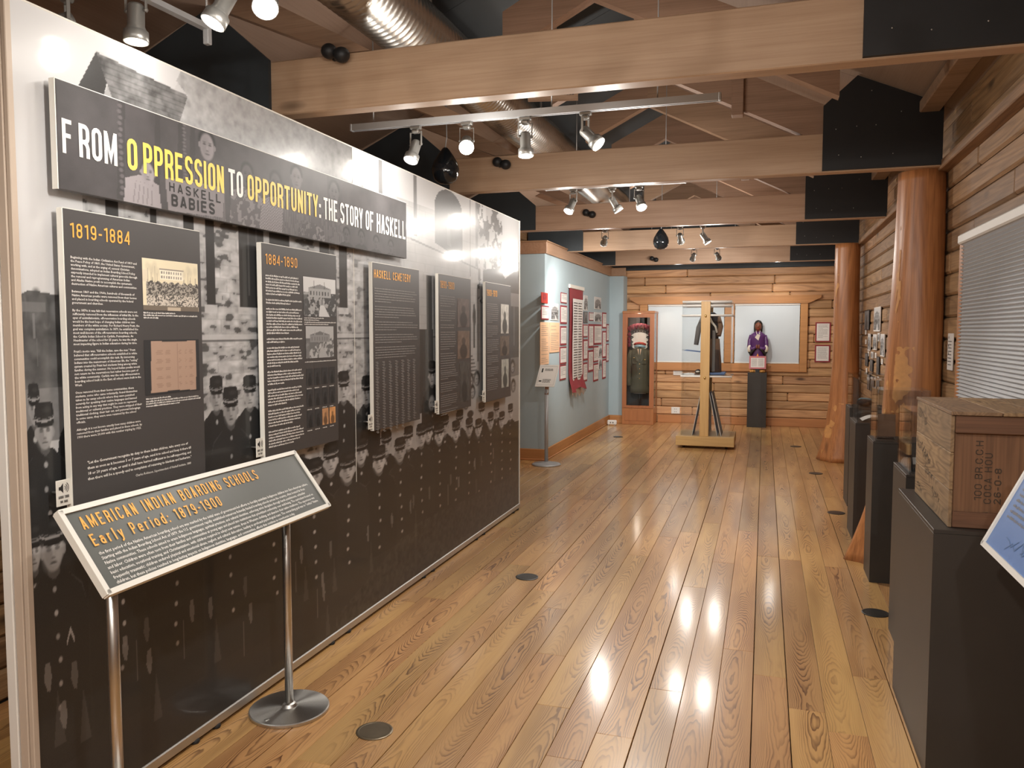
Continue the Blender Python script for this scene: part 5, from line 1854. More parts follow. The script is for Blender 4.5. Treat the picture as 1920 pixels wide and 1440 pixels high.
for k in range(9):
    obj('fringe', MB().box(.10 + .006 * k, .103 + .006 * k, -.09, -.086, .03 + .01 * (k % 3), .30), M['darkcloth'], gm)
obj('hanger', MB().tube([(.03, .02, .78), (.03, .02, .946)], .005, 6), M['alu'], gm)
bc = tag(obj('blue_cloth', MB().cbox(-.02, .26, -.22, .2, 0, .028, .01), M['slateblue']), 'folded slate blue cloth on the shelf of the tower case', 'cloth')
bc.location = (-.715 + .0, 10.88, .947)
bc.scale = (.9, 1, 1)
gm.location.z = .947 + .029
mc = thing('moccasin', 'dark beaded moccasin on the left of the tower case shelf', 'shoe', (-.715 - .11, 10.74, .947))
obj('sole', MB().ell((0, 0, .010), (.05, .10, .010)), M['browncloth'], mc)
obj('upper', MB().ell((0, .02, .035), (.042, .075, .035)), M['darkcloth'], mc)
obj('beadwork', MB().ell((0, -.05, .04), (.028, .035, .014)), M['sleeve'], mc)
sc1 = tag(obj('open_book', MB().prism([(-.07, 0), (.07, 0), (.07, .012), (.01, .022), (0, .014), (-.01, .022), (-.07, .012)], -.05, .05), M['paper']), 'small open white book at the left end of the tower case shelf', 'book')
sc1.location = (-.715 - .22, 10.78, .947)
sh = tag(obj('glass_shelf_cloth', MB().add([(-.29, -.2, .0), (.0, -.2, -.03), (.0, .2, -.03), (-.29, .2, .0), (-.29, -.2, .006), (.0, -.2, -.024), (.0, .2, -.024), (-.29, .2, .006)], [(3, 2, 1, 0), (4, 5, 6, 7), (0, 1, 5, 4), (1, 2, 6, 5), (2, 3, 7, 6), (3, 0, 4, 7)]), M['slateblue']), 'sloping blue cloth panel pinned halfway up the tower case', 'cloth')
sh.location = (-.715, 10.88, 1.262)
for i, (x0, x1, mt, lb) in enumerate(((-.16, -.055, 'slateblue', 'blue picture board leaning against the left of the tower case post'), (.06, .155, 'slateblue', 'blue picture board leaning against the right of the tower case post'),
                                      (.11, .20, 'greycloth', 'grey picture board, outermost of the two leaning right of the tower case post'))):
    sg = -1 if i == 0 else 1
    xt, xb = sg * (.055 + .028 * max(0, i - 1)), sg * (.16 + .05 * max(0, i - 1))
    t = thing('picture_board', lb, 'picture', (-.727, 10.88, .156), 0, 'leaning picture boards in the tower case')
    y0, y1 = (-.24, .2)
    n_ = .006
    obj('sheet', MB().prism([(xb, 0.0), (xb + n_, 0.0), (xt + n_, .56), (xt, .56)], y0, y1), M[mt], t)
    obj('white_edge', MB().prism([(xb - .001, 0.001), (xb + n_ + .001, 0.001), (xt + n_ + .001, .562), (xt - .001, .562)], y0 - .004, y0), M['white'], t)

# ---- carved figure on its pedestal
pd = thing('pedestal', 'black pedestal under the carved purple figure by the far window', 'pedestal', (-.10, 13.26, 0))
obj('body', MB().cbox(-.145, .145, -.12, .12, 0, .848, .002), M['ped'], pd)
obj('top', MB().cbox(-.145, .145, -.12, .12, .849, .862, .002), M['ped'], pd)
st = thing('carved_figure', 'painted wood carving of a dark haired figure in a purple robe with folded hands', 'statue', (-.10, 13.26, .8625))
obj('foot_block', MB().cbox(-.115, .115, -.085, .085, 0, .05, .012), M['carve'], st)
for s_ in (-.07, 0, .07):
    obj('carved_foot', MB().ell((s_, -.08, .024), (.028, .03, .022), 10, 6), M['carve'], st)
fn = lambda p, a: (p[0], p[1] * .72, p[2])
rob = obj('robe', MB().lathe([(.118, .05), (.122, .14), (.115, .24), (.108, .34), (.110, .42), (.118, .50), (.120, .56), (.105, .605), (.06, .635), (.035, .655)], (0, 0, 0), 28, fn=fn), M['purple'], st)
obj('collar', MB().prism([(-.035, .0), (.02, -.05), (.045, .035), (.0, .05)], -.092, -.086).xf(Matrix.Translation((-.012, 0, .555))), M['sleeve'], rob)
for s_ in (-1, 1):
    am = obj('arm', MB().tube([(s_ * .098, 0, .585), (s_ * .122, -.01, .50), (s_ * .130, -.03, .41), (s_ * .085, -.085, .37), (s_ * .02, -.10, .40)], [.035, .036, .034, .028, .018], 12), M['purple'], st)
    obj('cuff', MB().ell((s_ * .125, -.045, .375), (.034, .045, .062), 12, 8), M['sleeve'], am)
    obj('hand', MB().ell((s_ * .016, -.108, .41), (.016, .014, .034), 10, 7), M['skin'], am)
    fd = obj('robe_fold', MB().tube([(s_ * .13, -.05, .33), (s_ * .11, -.07, .28), (s_ * .06, -.088, .36), (s_ * .02, -.095, .385)], [.02, .022, .02, .012], 8), M['hair'], st)
obj('head', MB().ell((0, -.012, .725), (.052, .055, .075), 20, 14), M['skin'], st)
obj('neck', MB().tube([(0, 0, .64), (0, -.005, .68)], .03, 12), M['skin'], st)
obj('nose', MB().ell((0, -.066, .722), (.009, .012, .018), 8, 6), M['skin'], st)
for s_ in (-1, 1):
    obj('eye', MB().ell((s_ * .02, -.060, .738), (.009, .005, .005), 8, 5), M['hair'], st)
obj('mouth', MB().ell((0, -.064, .690), (.016, .005, .005), 8, 5), M['redcloth'], st)
obj('hair', MB().lathe([(.058, .60), (.066, .66), (.068, .72), (.062, .78), (.040, .815), (.006, .828)], (0, .012, 0), 20, fn=lambda p, a: (p[0], p[1] * .9 if p[1] > 0 else p[1] * (.9 if p[2] > .765 else .35), p[2])), M['hair'], st)
obj('bead_strand', MB().tube([(-.03, -.055, .66), (-.02, -.08, .61), (0, -.09, .58), (.02, -.08, .61), (.03, -.055, .66)], .005, 6), M['sleeve'], st)
obj('flame', MB().lathe([(.014, 0), (.022, .03), (.018, .07), (.004, .11)], (0, -.098, .19), 10), M['orange'], st)
ds = thing('description_card', 'pink bordered text card leaning on the carved figure', 'card', (-.10, 13.26, .8625))
obj('mat', MB().cbox(-.125, .13, -.118, -.112, .06, .262, .001), M['pinkmat'], ds)
obj('sheet', MB().box(-.10, .105, -.1195, -.118, .085, .235), M['paper'], ds)
fl = Flat(Frame((-.10, -.12, .085), (1, 0, 0), (0, 0, 1)), .0008)
for i in range(10):
    greek(fl, .012, .095, .132 - i * .0125, .006, random.Random(i), .95, True)
    greek(fl, .11, .193, .132 - i * .0125, .006, random.Random(i + 30), .95, True)
fl.build('print', M['ink_grey'], ds)
obj('easel', MB().box(-.03, .03, -.112, -.105, 0, .2), M['matteblack'], ds)


# ---- sheets on the walls
def sheet(name, label, cat, group, fr, w, h, kind, seed):
    """a mounted sheet; fr has its lower left corner on the wall"""
    t = thing(name, label, cat, (0, 0, 0), 0, group)

    def slab(n, x0, y0, x1, y1, d0, d1, mat):
        m = MB()
        vs = [fr.p(x_, y_, d) for d in (d0, d1) for (x_, y_) in ((x0, y0), (x1, y0), (x1, y1), (x0, y1))]
        m.add(vs, [(3, 2, 1, 0), (4, 5, 6, 7), (0, 1, 5, 4), (1, 2, 6, 5), (2, 3, 7, 6), (3, 0, 4, 7)])
        return obj(n, m, M[mat], t)
    rg = random.Random(seed)
    if kind in ('mat', 'bmat'):
        slab('mat', 0, 0, w, h, 0.001, .008, 'maroon')
        b = min(w, h) * .09
        slab('sheet', b, b, w - b, h - b, .008, .0095, 'paper')
        fl = Flat(fr, .0102)
        n = int((h - 4 * b) / .018)
        for i in range(n):
            greek(fl, b * 2, w - b * 2, h - b * 2.2 - i * .018, .009, rg, rg.choice((1, 1, .95, .9, .5)), True)
        fl.build('print', M['ink_grey'], t)
    elif kind == 'buff':
        slab('sheet', 0, 0, w, h, .001, .008, 'buff')
        fl = Flat(fr, .0088)
        n = int(h / .022)
        for i in range(1, n):
            if rg.random() < .85:
                greek(fl, w * .1, w * .9, h - i * .022, .008, rg, rg.choice((1, .95, .7)), True)
        fl.build('print', M['ink_grey'], t)
    elif kind in ('photo', 'darkphoto'):
        slab('mount', 0, 0, w, h, .001, .008, 'paper' if kind == 'photo' else 'matteblack')
        p = Pic(np.linspace(w * .04, w * .96, 22), np.linspace(h * .05, h * .95, 22), .5)
        (pic_house(seed, .6, .07) if kind == 'photo' else pic_tint((.10 + .1 * rg.random(),) * 3, .4))(p, w, h)
        p.build('photo', on_frame(fr, .009), M['print_matte'], t)
    elif kind == 'emblem':
        slab('plate', 0, 0, w, h, .001, .008, 'redcloth')
        fl = Flat(fr, .0088)
        fl.stroke([(w * .3, h * .2), (w * .3, h * .8), (w * .65, h * .8)], w * .1)
        fl.stroke([(w * .3, h * .5), (w * .6, h * .45), (w * .65, h * .2)], w * .1)
        fl.disc(w * .7, h * .62, w * .1)
        fl.build('mark', M['maroon'], t)
    return t


BG = 'documents mounted on the blue wall'
docs = [('emblem_plate', 'small red emblem plate, top left on the blue wall', 'plaque', 'emblem', 8.83, 9.11, 1.84, 1.96),
        ('mounted_text', 'maroon matted text right below the red emblem plate', 'document', 'mat', 8.83, 9.16, 1.65, 1.81),
        ('buff_document', 'tall narrow buff document above the grey pole stand', 'document', 'buff', 8.79, 9.17, 1.13, 1.62),
        ('building_photo', 'black and white building photo above the wide buff document', 'photo', 'photo', 9.26, 9.62, 1.65, 1.85),
        ('buff_document', 'wide buff document left of the column of maroon mats', 'document', 'buff', 9.21, 9.68, 1.26, 1.62),
        ('mounted_text', 'topmost of the five maroon mats left of the long red banner', 'document', 'mat', 9.75, 10.06, 1.87, 2.0),
        ('mounted_text', 'second from the top of the five maroon mats left of the red banner', 'document', 'mat', 9.73, 10.07, 1.61, 1.84),
        ('mounted_text', 'middle one of the five maroon mats left of the red banner', 'document', 'mat', 9.73, 10.05, 1.34, 1.58),
        ('mounted_text', 'fourth down of the five maroon mats left of the red banner', 'document', 'mat', 9.71, 10.05, 1.10, 1.32),
        ('mounted_text', 'lowest of the five maroon mats left of the red banner', 'document', 'mat', 9.71, 10.03, .90, 1.09),
        ('portrait_photo', 'upright photo at the top right of the red banner', 'photo', 'photo', 11.08, 11.33, 1.81, 2.02),
        ('group_photo', 'highest grey photo between the banner and the far corner', 'photo', 'photo', 11.82, 12.31, 1.85, 2.03),
        ('portrait_photo', 'dark upright photo below the top photo beside the banner', 'photo', 'darkphoto', 11.08, 11.34, 1.63, 1.79),
        ('mounted_text', 'small maroon mat left of the sepia tree photo', 'document', 'mat', 11.44, 11.75, 1.67, 1.79),
        ('tree_photo', 'sepia tree photo under the highest grey photo', 'photo', 'photo', 11.82, 12.36, 1.66, 1.80),
        ('mounted_text', 'narrow maroon mat right of the sepia tree photo', 'document', 'mat', 12.44, 12.76, 1.56, 1.81),
        ('mounted_text', 'maroon mat beside the middle of the banner, below the dark photo', 'document', 'mat', 11.05, 11.34, 1.43, 1.61),
        ('mounted_text', 'tall maroon mat under the small mat, right of the banner', 'document', 'mat', 11.41, 11.76, 1.27, 1.62),
        ('mounted_text', 'broad maroon mat under the sepia tree photo', 'document', 'mat', 11.79, 12.37, 1.31, 1.62),
        ('mounted_text', 'long narrow maroon mat second from the far corner', 'document', 'mat', 12.45, 12.74, 1.09, 1.52),
        ('mounted_text', 'upper of the two maroon mats nearest the far corner', 'document', 'mat', 12.78, 12.99, 1.35, 1.63),
        ('mounted_text', 'lower of the two maroon mats nearest the far corner', 'document', 'mat', 12.78, 12.99, 1.02, 1.31),
        ('mounted_text', 'tall maroon mat beside the lower half of the banner', 'document', 'mat', 11.06, 11.35, 1.10, 1.40),
        ('mounted_text', 'tall maroon mat below the other tall mat, right of the banner', 'document', 'mat', 11.39, 11.75, .92, 1.24),
        ('mounted_text', 'maroon mat under the broad mat, left of the small photos', 'document', 'mat', 11.77, 12.13, 1.05, 1.29),
        ('small_photo', 'upper of the two small photos low on the blue wall', 'photo', 'photo', 12.17, 12.42, 1.12, 1.28),
        ('small_photo', 'lower of the two small photos low on the blue wall', 'photo', 'photo', 12.17, 12.42, .92, 1.10),
        ('mounted_text', 'lowest maroon mat in the middle, under the small photos', 'document', 'mat', 11.77, 12.14, .76, 1.03),
        ('mounted_text', 'lowest maroon mat towards the far corner', 'document', 'mat', 12.47, 12.75, .76, 1.07),
        ('mounted_text', 'lowest maroon mat right beside the banner', 'document', 'mat', 11.05, 11.33, .80, 1.07)]
for i, (nm, lb, ct_, kd, y0, y1, z0, z1) in enumerate(docs):
    sheet(nm, lb, ct_, BG, Frame((BX, y0, z0), (0, 1, 0), (0, 0, 1)), y1 - y0, z1 - z0, kd, 50 + i)
lb_ = thing('hanging_banner', 'long red cloth banner with rows of names hanging on the blue wall', 'banner', (0, 0, 0))
bm = MB()
vs = []
for i in range(29):
    z = 2.08 - 1.34 * i / 28
    for k in range(9):
        y = 10.16 + .84 * k / 8
        d = .016 + .006 * math.sin(k * 1.3 + i * .2) + (.05 * max(0, (i - 22) / 6) ** 2 * (1 + .6 * math.sin(k * 2.1)))
        zz = z - (.03 * math.sin(k * .9 + 1) if i == 28 else 0)
        vs.append((BX + d, y, zz))
bm.add(vs, [(i * 9 + k, (i + 1) * 9 + k, (i + 1) * 9 + k + 1, i * 9 + k + 1) for i in range(28) for k in range(8)], True)
obj('cloth', bm, M['maroon'], lb_)
obj('hanging_rail', MB().cbox(BX + .002, BX + .03, 10.15, 11.01, 2.075, 2.125, .004), M['bead'], lb_)
vs = []
for i in range(25):
    z = 1.945 - 1.09 * i / 24
    for k in range(5):
        vs.append((BX + .030 + .003 * math.sin(k * 2 + i * .3), 10.30 + .60 * k / 4, z))
obj('name_sheet', MB().add(vs, [(i * 5 + k, (i + 1) * 5 + k, (i + 1) * 5 + k + 1, i * 5 + k + 1) for i in range(24) for k in range(4)]), M['paper'], lb_)
fl = Flat(Frame((BX + .0345, 10.30, 0), (0, 1, 0), (0, 0, 1)), .001)
rg = random.Random(77)
for i in range(30):
    for (a, b) in ((.05, .28), (.32, .55)):
        greek(fl, a, b, 1.885 - i * .0345, .019, rg, rg.uniform(.8, 1), True)
fl.build('names', M['ink_k'], lb_)
fg = MB()
for k in range(22):
    y = 10.17 + k * .038
    fg.box(BX + .06, BX + .064, y, y + .004, .66 + .02 * math.sin(k), .75)
o = obj('fringe', fg, M['capwood'], lb_)
o['kind'] = 'stuff'

BW = YB - .004
bkd = [('mounted_text', 'upper maroon bordered text sheet right of the far window', 'mat', .755, .98, 1.345, 1.655), ('mounted_text', 'lower maroon bordered text sheet right of the far window', 'mat', .755, .98, 1.03, 1.30)]
for i, (nm, lb, kd, x0, x1, z0, z1) in enumerate(bkd):
    sheet(nm, lb, 'document', 'text sheets on the far wall', Frame((x0, BW, z0), (1, 0, 0), (0, 0, 1)), x1 - x0, z1 - z0, kd, 90 + i)
t = thing('wall_label', 'small white text sheet on the far wall beside the cabinet', 'document')
obj('sheet', MB().cbox(-1.43, -1.27, BW - .008, BW, .79, .98, .001), M['paper'], t)
fl = Flat(Frame((-1.43, BW - .0085, .79), (1, 0, 0), (0, 0, 1)), .0006)
for i in range(9):
    greek(fl, .015, .145, .165 - i * .017, .008, random.Random(i + 3), .95, True)
fl.build('print', M['ink_grey'], t)
t = thing('power_outlet', 'white power outlet plate low on the far wall beside the cabinet', 'outlet', (-1.385, BW - .002, .205))
obj('plate', MB().cbox(-.07, .07, -.008, 0, -.055, .055, .006), M['outlet'], t)
for zq in (-.022, .022):
    obj('socket', MB().box(-.018, -.012, -.0095, -.008, zq - .008, zq + .008).box(.008, .014, -.0095, -.008, zq - .008, zq + .008), M['ink_k'], t)
t = thing('floor_power_box', 'small white metal power box on the floor by the cabinet', 'power box', (-2.32, 12.72, 0))
obj('housing', MB().cbox(-.075, .075, -.03, .03, .012, .085, .012), M['outlet'], t)
obj('foot', MB().box(-.06, -.045, -.035, .035, 0, .013).box(.045, .06, -.035, .035, 0, .013), M['alu'], t)
obj('socket', MB().box(-.03, -.01, -.0315, -.03, .035, .06).box(.01, .03, -.0315, -.03, .035, .06), M['ink_grey'], t)

# ---- narrow notice and the photographs on the right wall
WX = XR - .002
t = thing('wall_notice', 'narrow white notice with text pinned to the log wall beside the blind', 'notice')
obj('sheet', MB().cbox(WX - .006, WX, 5.30, 5.44, 1.285, 1.505, .0008), M['paper'], t)
fl = Flat(Frame((WX - .006, 5.44, 1.285), (0, -1, 0), (0, 0, 1)), .0008)
for z in (.195, .145, .100):
    fl.disc(.03, z, .008)
for i in range(8):
    greek(fl, .015, .12, .17 - i * .02, .008, random.Random(i), .9, True)
fl.build('print', M['ink_k'], t)
RW = 'small photographs on the right log wall between the columns'
rp = [('dark framed photo, top left on the log wall between the columns', 9.30, 9.70, 1.53, 1.745), ('grey photo panel, top right on the log wall between the columns', 8.43, 8.90, 1.515, 1.755),
      ('narrow photo under the dark framed photo between the columns', 9.15, 9.35, 1.31, 1.49), ('grey upright photo in the centre between the columns', 8.64, 8.92, 1.33, 1.485),
      ('small pale card under the top right photo panel', 8.43, 8.58, 1.42, 1.50), ('narrow photo nearest the closer column', 8.1, 8.36, 1.28, 1.49),
      ('dark small photo low on the left between the columns', 9.32, 9.55, 1.14, 1.28), ('pale small card in the middle row between the columns', 8.88, 9.06, 1.24, 1.305),
      ('brown photo in the lower middle between the columns', 8.90, 9.12, 1.10, 1.225), ('dark photo low on the right between the columns', 8.42, 8.60, 1.10, 1.27),
      ('lowest left photo between the columns', 9.1, 9.3, .90, 1.07), ('lowest middle photo between the columns', 8.75, 9.0, .90, 1.06), ('lowest right photo between the columns', 8.35, 8.6, .92, 1.06)]
for i, (lb, y0, y1, z0, z1) in enumerate(rp):
    kd = 'darkphoto' if i in (0, 6, 8, 9, 10, 11, 12) else 'photo'
    sheet('wall_photo', lb, 'photo', RW, Frame((WX - .004, y1, z0), (0, -1, 0), (0, 0, 1)), y1 - y0, z1 - z0, kd, 130 + i)
rc = [(9.58, 1.40, 'beside the dark framed photo'), (9.62, 1.505, 'just under the dark framed photo'), (9.33, 1.275, 'under the narrow photo'), (8.74, 1.275, 'under the grey upright photo'), (8.27, 1.23, 'under the narrow photo nearest the column'), (9.45, 1.09, 'under the dark small photo on the left'), (8.5, 1.05, 'under the dark photo on the right')]
for i, (y, z, w_) in enumerate(rc):
    t = thing('caption_card', f'tiny white caption card {w_} between the columns', 'card', (0, 0, 0), 0, 'caption cards on the right log wall')
    obj('card', MB().cbox(WX - .006, WX - .002, y - .05, y + .05, z - .025, z + .025, .0006), M['paper'], t)
    fl = Flat(Frame((WX - .006, y + .05, z - .025), (0, -1, 0), (0, 0, 1)), .0006)
    for k_ in range(3):
        fl.rect(.012, .034 - k_ * .011, .07 + .01 * k_, .037 - k_ * .011)
    fl.build('print', M['ink_grey'], t)

# ---- round floor outlet covers
DG = 'round floor outlet covers'
for (x_, y_, mt, lb) in ((-1.386, 2.656, 'disc', 'brass round floor cover beside the steel base of the reading rail'), (-1.373, 4.663, 'disc_dark', 'dark round floor cover in the middle of the aisle by the mural'),
                         (.60, 4.62, 'disc_dark', 'dark round floor cover beside the pedestal behind the crate'), (.60, 7.12, 'disc_dark', 'dark round floor cover left of the farthest pedestals'),
                         (.55, 9.05, 'disc_dark', 'dark round floor cover near the root of the farther column'), (.42, 11.1, 'disc_dark', 'farthest round floor cover by the right side of the tower case'),
                         (-1.98, 11.35, 'disc_dark', 'round floor cover along the blue wall')):
    t = thing('floor_cover', lb, 'floor cover', (x_, y_, 0), 0, DG)
    obj('plate', MB().lathe([(.070, 0), (.070, .0025), (.066, .004), (.060, .0042), (.058, .0036)], (0, 0, 0), 36, smooth=False), M[mt], t)
    obj('lid', MB().lathe([(.0575, .0), (.0575, .0040), (.01, .0044)], (0, 0, 0), 32, smooth=False), M[mt], t)

# ================================================================== TRACK LIGHTING
hous = MB().lathe([(.018, .032), (.034, .028), (.040, .015), (.040, -.075), (.044, -.085), (.050, -.10), (.050, -.105)], (0, 0, 0), 22).mesh('housing')
hous.materials.append(M['lampmetal'])
ring = MB().lathe([(.050, -.098), (.057, -.100), (.058, -.150), (.054, -.152), (.052, -.148), (.050, -.11)], (0, 0, 0), 24, caps=False).mesh('ring')
ring.materials.append(M['lampmetal'])
lens = MB().lathe([(.051, -.138), (.045, -.143), (.02, -.148), (.001, -.149)], (0, 0, 0), 22).mesh('lens')
lens.materials.append(M['bulb'])
lens_off = MB().lathe([(.051, -.138), (.045, -.143), (.02, -.148), (.001, -.149)], (0, 0, 0), 22).mesh('lens')
lens_off.materials.append(M['paper'])
adp = MB().cbox(-.045, .045, -.02, .02, -.028, 0, .006).cbox(-.03, .03, -.026, .026, -.058, -.026, .010).mesh('adapter')
adp.materials.append(M['lampmetal'])
yok = MB()
for s_ in (-1, 1):
    yok.cbox(s_ * .053 - .003, s_ * .053 + .003, -.009, .009, -.155, -.045, .002)
    yok.tube([(s_ * .060, 0, -.145), (s_ * .040, 0, -.145)], .008, 8)
yok.cbox(-.055, .055, -.009, .009, -.052, -.046, .002)
yok = yok.mesh('yoke')
yok.materials.append(M['lampmetal'])


def track_lamp(label, pos, aim, on=True, power=1.0, size=64, group='spot lamps on the lighting tracks', scale=.68):
    t = thing('track_lamp', label, 'spotlight', pos, 0, group)
    d = (Vector(aim) - Vector((pos[0], pos[1], pos[2] - .1))).normalized()
    az = math.atan2(d.x, -d.y) if abs(d.x) + abs(d.y) > 1e-4 else 0.0
    t.scale = (scale, scale, scale)
    link('adapter', adp, None, t)
    y_ = link('yoke', yok, None, t)
    y_.rotation_euler = (0, 0, az)
    h_ = link('housing', hous, None, t)
    h_.location = (0, 0, -.145)
    h_.rotation_mode = 'QUATERNION'
    h_.rotation_quaternion = Vector((0, 0, -1)).rotation_difference(d)
    link('ring', ring, None, h_)
    link('lens', lens if on else lens_off, None, h_)
    if on:
        L = bpy.data.lights.new('spot', 'SPOT')
        L.energy = LAMP_W * power
        L.color = LAMP_COL
        L.spot_size = R(size)
        L.spot_blend = 0.75
        L.shadow_soft_size = 0.04
        lo = bpy.data.objects.new('spot', L)
        C.objects.link(lo)
        lo.parent = h_
        lo.location = (0, 0, -.165)
        Q = bpy.data.lights.new('fill_light', 'POINT')  # added point light that brightens the beams and roof
        Q.energy = LAMP_W * power * FILL
        Q.color = LAMP_COL
        Q.shadow_soft_size = 0.04
        qo = bpy.data.objects.new('fill_light', Q)
        C.objects.link(qo)
        qo.parent = h_
        qo.location = (0, 0, -.24)
    return t


def track(label, y, z, x0, x1, rods):
    t = thing('light_track', label, 'light track', (0, 0, 0), 0, 'ceiling light tracks')
    obj('channel', MB().box(x0, x1, y - .017, y + .017, z + .028, z + .034).box(x0, x1, y - .017, y - .012, z, z + .028).box(x0, x1, y + .012, y + .017, z, z + .028).box(x0, x1, y - .012, y - .006, z, z + .004).box(x0, x1, y + .006, y + .012, z, z + .004), M['silver'], t)
    for xr in (x0, x1):
        obj('end_cap', MB().cbox(xr - .006, xr + .006, y - .019, y + .019, z - .001, z + .036, .002), M['silver'], t)
    for xr in rods:
        obj('hanger_rod', MB().tube([(xr, y, z + .034), (xr, y, deck_z(xr))], .0035, 6), M['silver'], t)
    return t


TZ = 2.612
track('long silver light track between the nearest and second truss', 4.0, TZ, -2.18, -.225, (-2.05, -1.05, -.52))
track_lamp('track lamp at the left end of the long track, tipped towards the mural', (-1.80, 4.0, TZ), (-1.95, 3.4, 1.3), True, .2)
track_lamp('track lamp glaring at the camera on the long track', (-1.51, 4.0, TZ), (-.55, 1.3, .75), True, .9)
track_lamp('track lamp pointing straight down on the long track', (-1.19, 4.0, TZ), (-1.02, 3.75, 0), True, .7)
track_lamp('track lamp tipped right at the right end of the long track', (-.876, 4.0, TZ), (.75, 3.6, .9), True, .8)
track('short light track behind the second truss', 6.3, 2.645, -1.7, -.6, (-1.45, -.75))
track_lamp('left track lamp behind the second truss, aimed at the mural', (-1.475, 6.3, 2.645), (-2.0, 5.4, 1.0), True, .6)
track_lamp('middle track lamp behind the second truss', (-1.163, 6.3, 2.645), (.35, 6.6, .0), True, 1.1, 84)
track_lamp('right track lamp glaring behind the second truss', (-.954, 6.3, 2.645), (.1, 4.6, .0), True, 1.1, 80)
track('light track between the third and fourth truss', 8.6, 2.615, -1.9, -.4, (-1.4, -.5))
track_lamp('track lamp lighting the documents on the blue wall', (-1.66, 8.6, 2.615), (-2.44, 10.6, 1.1), True, 2.4, 90)
track_lamp('dim track lamp beside the small black pendant', (-.868, 8.6, 2.615), (-.7, 10.7, .9), True, 1.2, 70)
track_lamp('track lamp aimed right between the third and fourth truss', (-.634, 8.6, 2.615), (.6, 8.6, .6), True, 1.1, 84)
track('light track just in front of the farthest truss', 11.1, 2.64, -1.6, -.3, (-1.5, -.4))
track_lamp('far track lamp aimed at the tower case', (-.93, 11.1, 2.64), (-1.6, 13.1, 1.0), True, 1.1, 76)
track_lamp('far track lamp aimed at the carved figure', (-.63, 11.1, 2.64), (.0, 13.3, 1.0), True, 1.1, 76)
track('added light track hidden behind the farthest truss beam', 12.58, 2.75, -1.7, .4, (-1.4, .3))  # hidden track and lamps added to brighten the far wall
track_lamp('added lamp hidden behind the farthest beam, on the left', (-1.3, 12.58, 2.75), (-1.25, 13.4, .9), True, .35, 100)
track_lamp('added lamp hidden behind the farthest beam, on the right', (.15, 12.58, 2.75), (.2, 13.4, .9), True, .35, 100)
track('light track over the near end of the mural', 2.2, 2.665, -2.4, .6, (-2.2, -1.3, .3))
track_lamp('unlit track lamp peeking over the left end of the mural', (-2.27, 2.2, 2.665), (-2.9, 1.4, 2.0), False)
track_lamp('track lamp shining down over the near end of the mural', (-1.985, 2.2, 2.665), (-1.97, 2.1, 0), True, .12)
track_lamp('left of the twin glaring lamps above the title banner', (-1.63, 2.2, 2.665), (-1.95, 1.8, 1.6), True, .15)
track_lamp('right of the twin glaring lamps above the title banner', (-1.49, 2.2, 2.665), (-.7, .9, .9), True, .3)
dg_ = thing('light_track', 'short slanted light track with a drop rod above the mural', 'light track', (0, 0, 0), 0, 'ceiling light tracks')
a_, b_ = Vector((-2.048, 2.30, 2.65)), Vector((-1.966, 2.53, 2.615))
n_ = (b_ - a_).normalized()
s_ = n_.cross(Vector((0, 0, 1))) * .015
obj('channel', MB().add([a_ - s_, a_ + s_, b_ + s_, b_ - s_, a_ - s_ + Vector((0, 0, .02)), a_ + s_ + Vector((0, 0, .02)), b_ + s_ + Vector((0, 0, .02)), b_ - s_ + Vector((0, 0, .02))], [(0, 1, 2, 3), (7, 6, 5, 4), (0, 4, 5, 1), (1, 5, 6, 2), (2, 6, 7, 3), (3, 7, 4, 0)]), M['silver'], dg_)
obj('feed_box', MB().cbox(b_.x - .012, b_.x + .012, b_.y - .012, b_.y + .012, b_.z - .05, b_.z + .03, .003), M['silver'], dg_)
obj('hanger_rod', MB().tube([(b_.x, b_.y, b_.z + .03), (b_.x, b_.y, deck_z(b_.x))], .004, 6), M['silver'], dg_)
track('light track just above the top edge of the picture', 1.45, 2.60, -1.9, .7, (-1.6, .3))
track_lamp('track lamp aimed at the title banner from above', (-.75, 1.45, 2.60), (-1.97, 2.7, 1.5), True, .5, 84)
track_lamp('track lamp aimed at the near panels from above', (-.35, 1.45, 2.60), (-1.97, 1.9, 1.05), True, .6, 84)
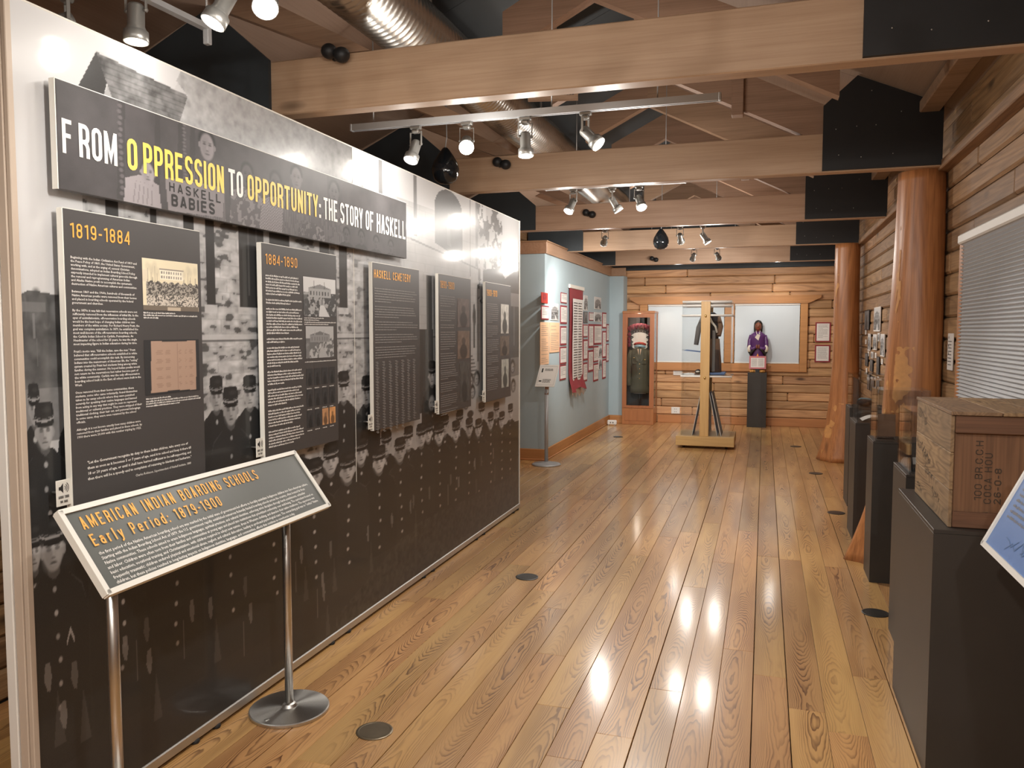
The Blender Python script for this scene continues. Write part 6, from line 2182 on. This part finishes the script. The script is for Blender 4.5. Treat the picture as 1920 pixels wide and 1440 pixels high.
track_lamp('track lamp aimed at the crate from above', (.0, 1.45, 2.60), (.65, 3.1, 1.0), True, .4, 70)
track_lamp('track lamp aimed far along the mural', (-.55, 1.45, 2.60), (-1.97, 4.4, 1.0), True, .5, 70)
track('added unseen light track behind the camera', -.6, 2.60, -2.2, .7, (-2.0, .4))  # track and lamps added out of view for general light
for i, (x_, aim, pw, sz) in enumerate(((-1.5, (-1.5, 1.9, 0), 1.2, 100), (-.5, (-.6, 1.8, 0), 1.5, 120), (.4, (.3, 1.6, 0), 1.0, 110))):
    track_lamp(f'added unseen wide beam lamp behind the camera, {("left", "middle", "right")[i]} one', (x_, -.6, 2.60), aim, True, pw, sz)

# ---- pendants, black forms on the beams, small ceiling fittings
tear = [(.004, .0), (.040, .006), (.070, .028), (.087, .065), (.090, .095), (.080, .135), (.055, .180), (.030, .215), (.016, .232), (.006, .236)]
for (x_, y_, z_, lb) in ((-1.998, 4.9, 2.470, 'large glossy black teardrop pendant above the far half of the mural'), (-1.15, 9.3, 2.446, 'small looking glossy black teardrop pendant far down the gallery')):
    t = thing('teardrop_pendant', lb, 'pendant', (x_, y_, z_), 0, 'black teardrop pendants')
    obj('shell', MB().lathe(tear, (0, 0, 0), 32), M['glossblack'], t)
    obj('cord', MB().tube([(0, 0, .232), (0.01, 0, .30), (0, 0, deck_z(x_) - z_)], .004, 6), M['silver'], t)
for i, (x_, y_, z_) in enumerate(((-1.85, 3.288, 2.752), (-1.80, 5.498, 2.70), (-1.66, 7.798, 2.66), (-1.62, 12.298, 2.60))):
    t = thing('beam_lobes', f'black two lobed form on the {("nearest", "second", "third", "farthest")[i]} truss beam', 'sensor', (x_, y_, z_), 0, 'black forms on the beams')  # black rounded lobes standing out from the beam face
    obj('bracket', MB().cbox(-.03, .03, -.02, 0, -.02, .02, .004), M['matteblack'], t)
    obj('head', MB().ell((-.028, -.045, .012), (.036, .036, .034), 16, 10), M['matteblack'], t)
    obj('head', MB().ell((.034, -.045, -.010), (.038, .036, .034), 16, 10), M['matteblack'], t)
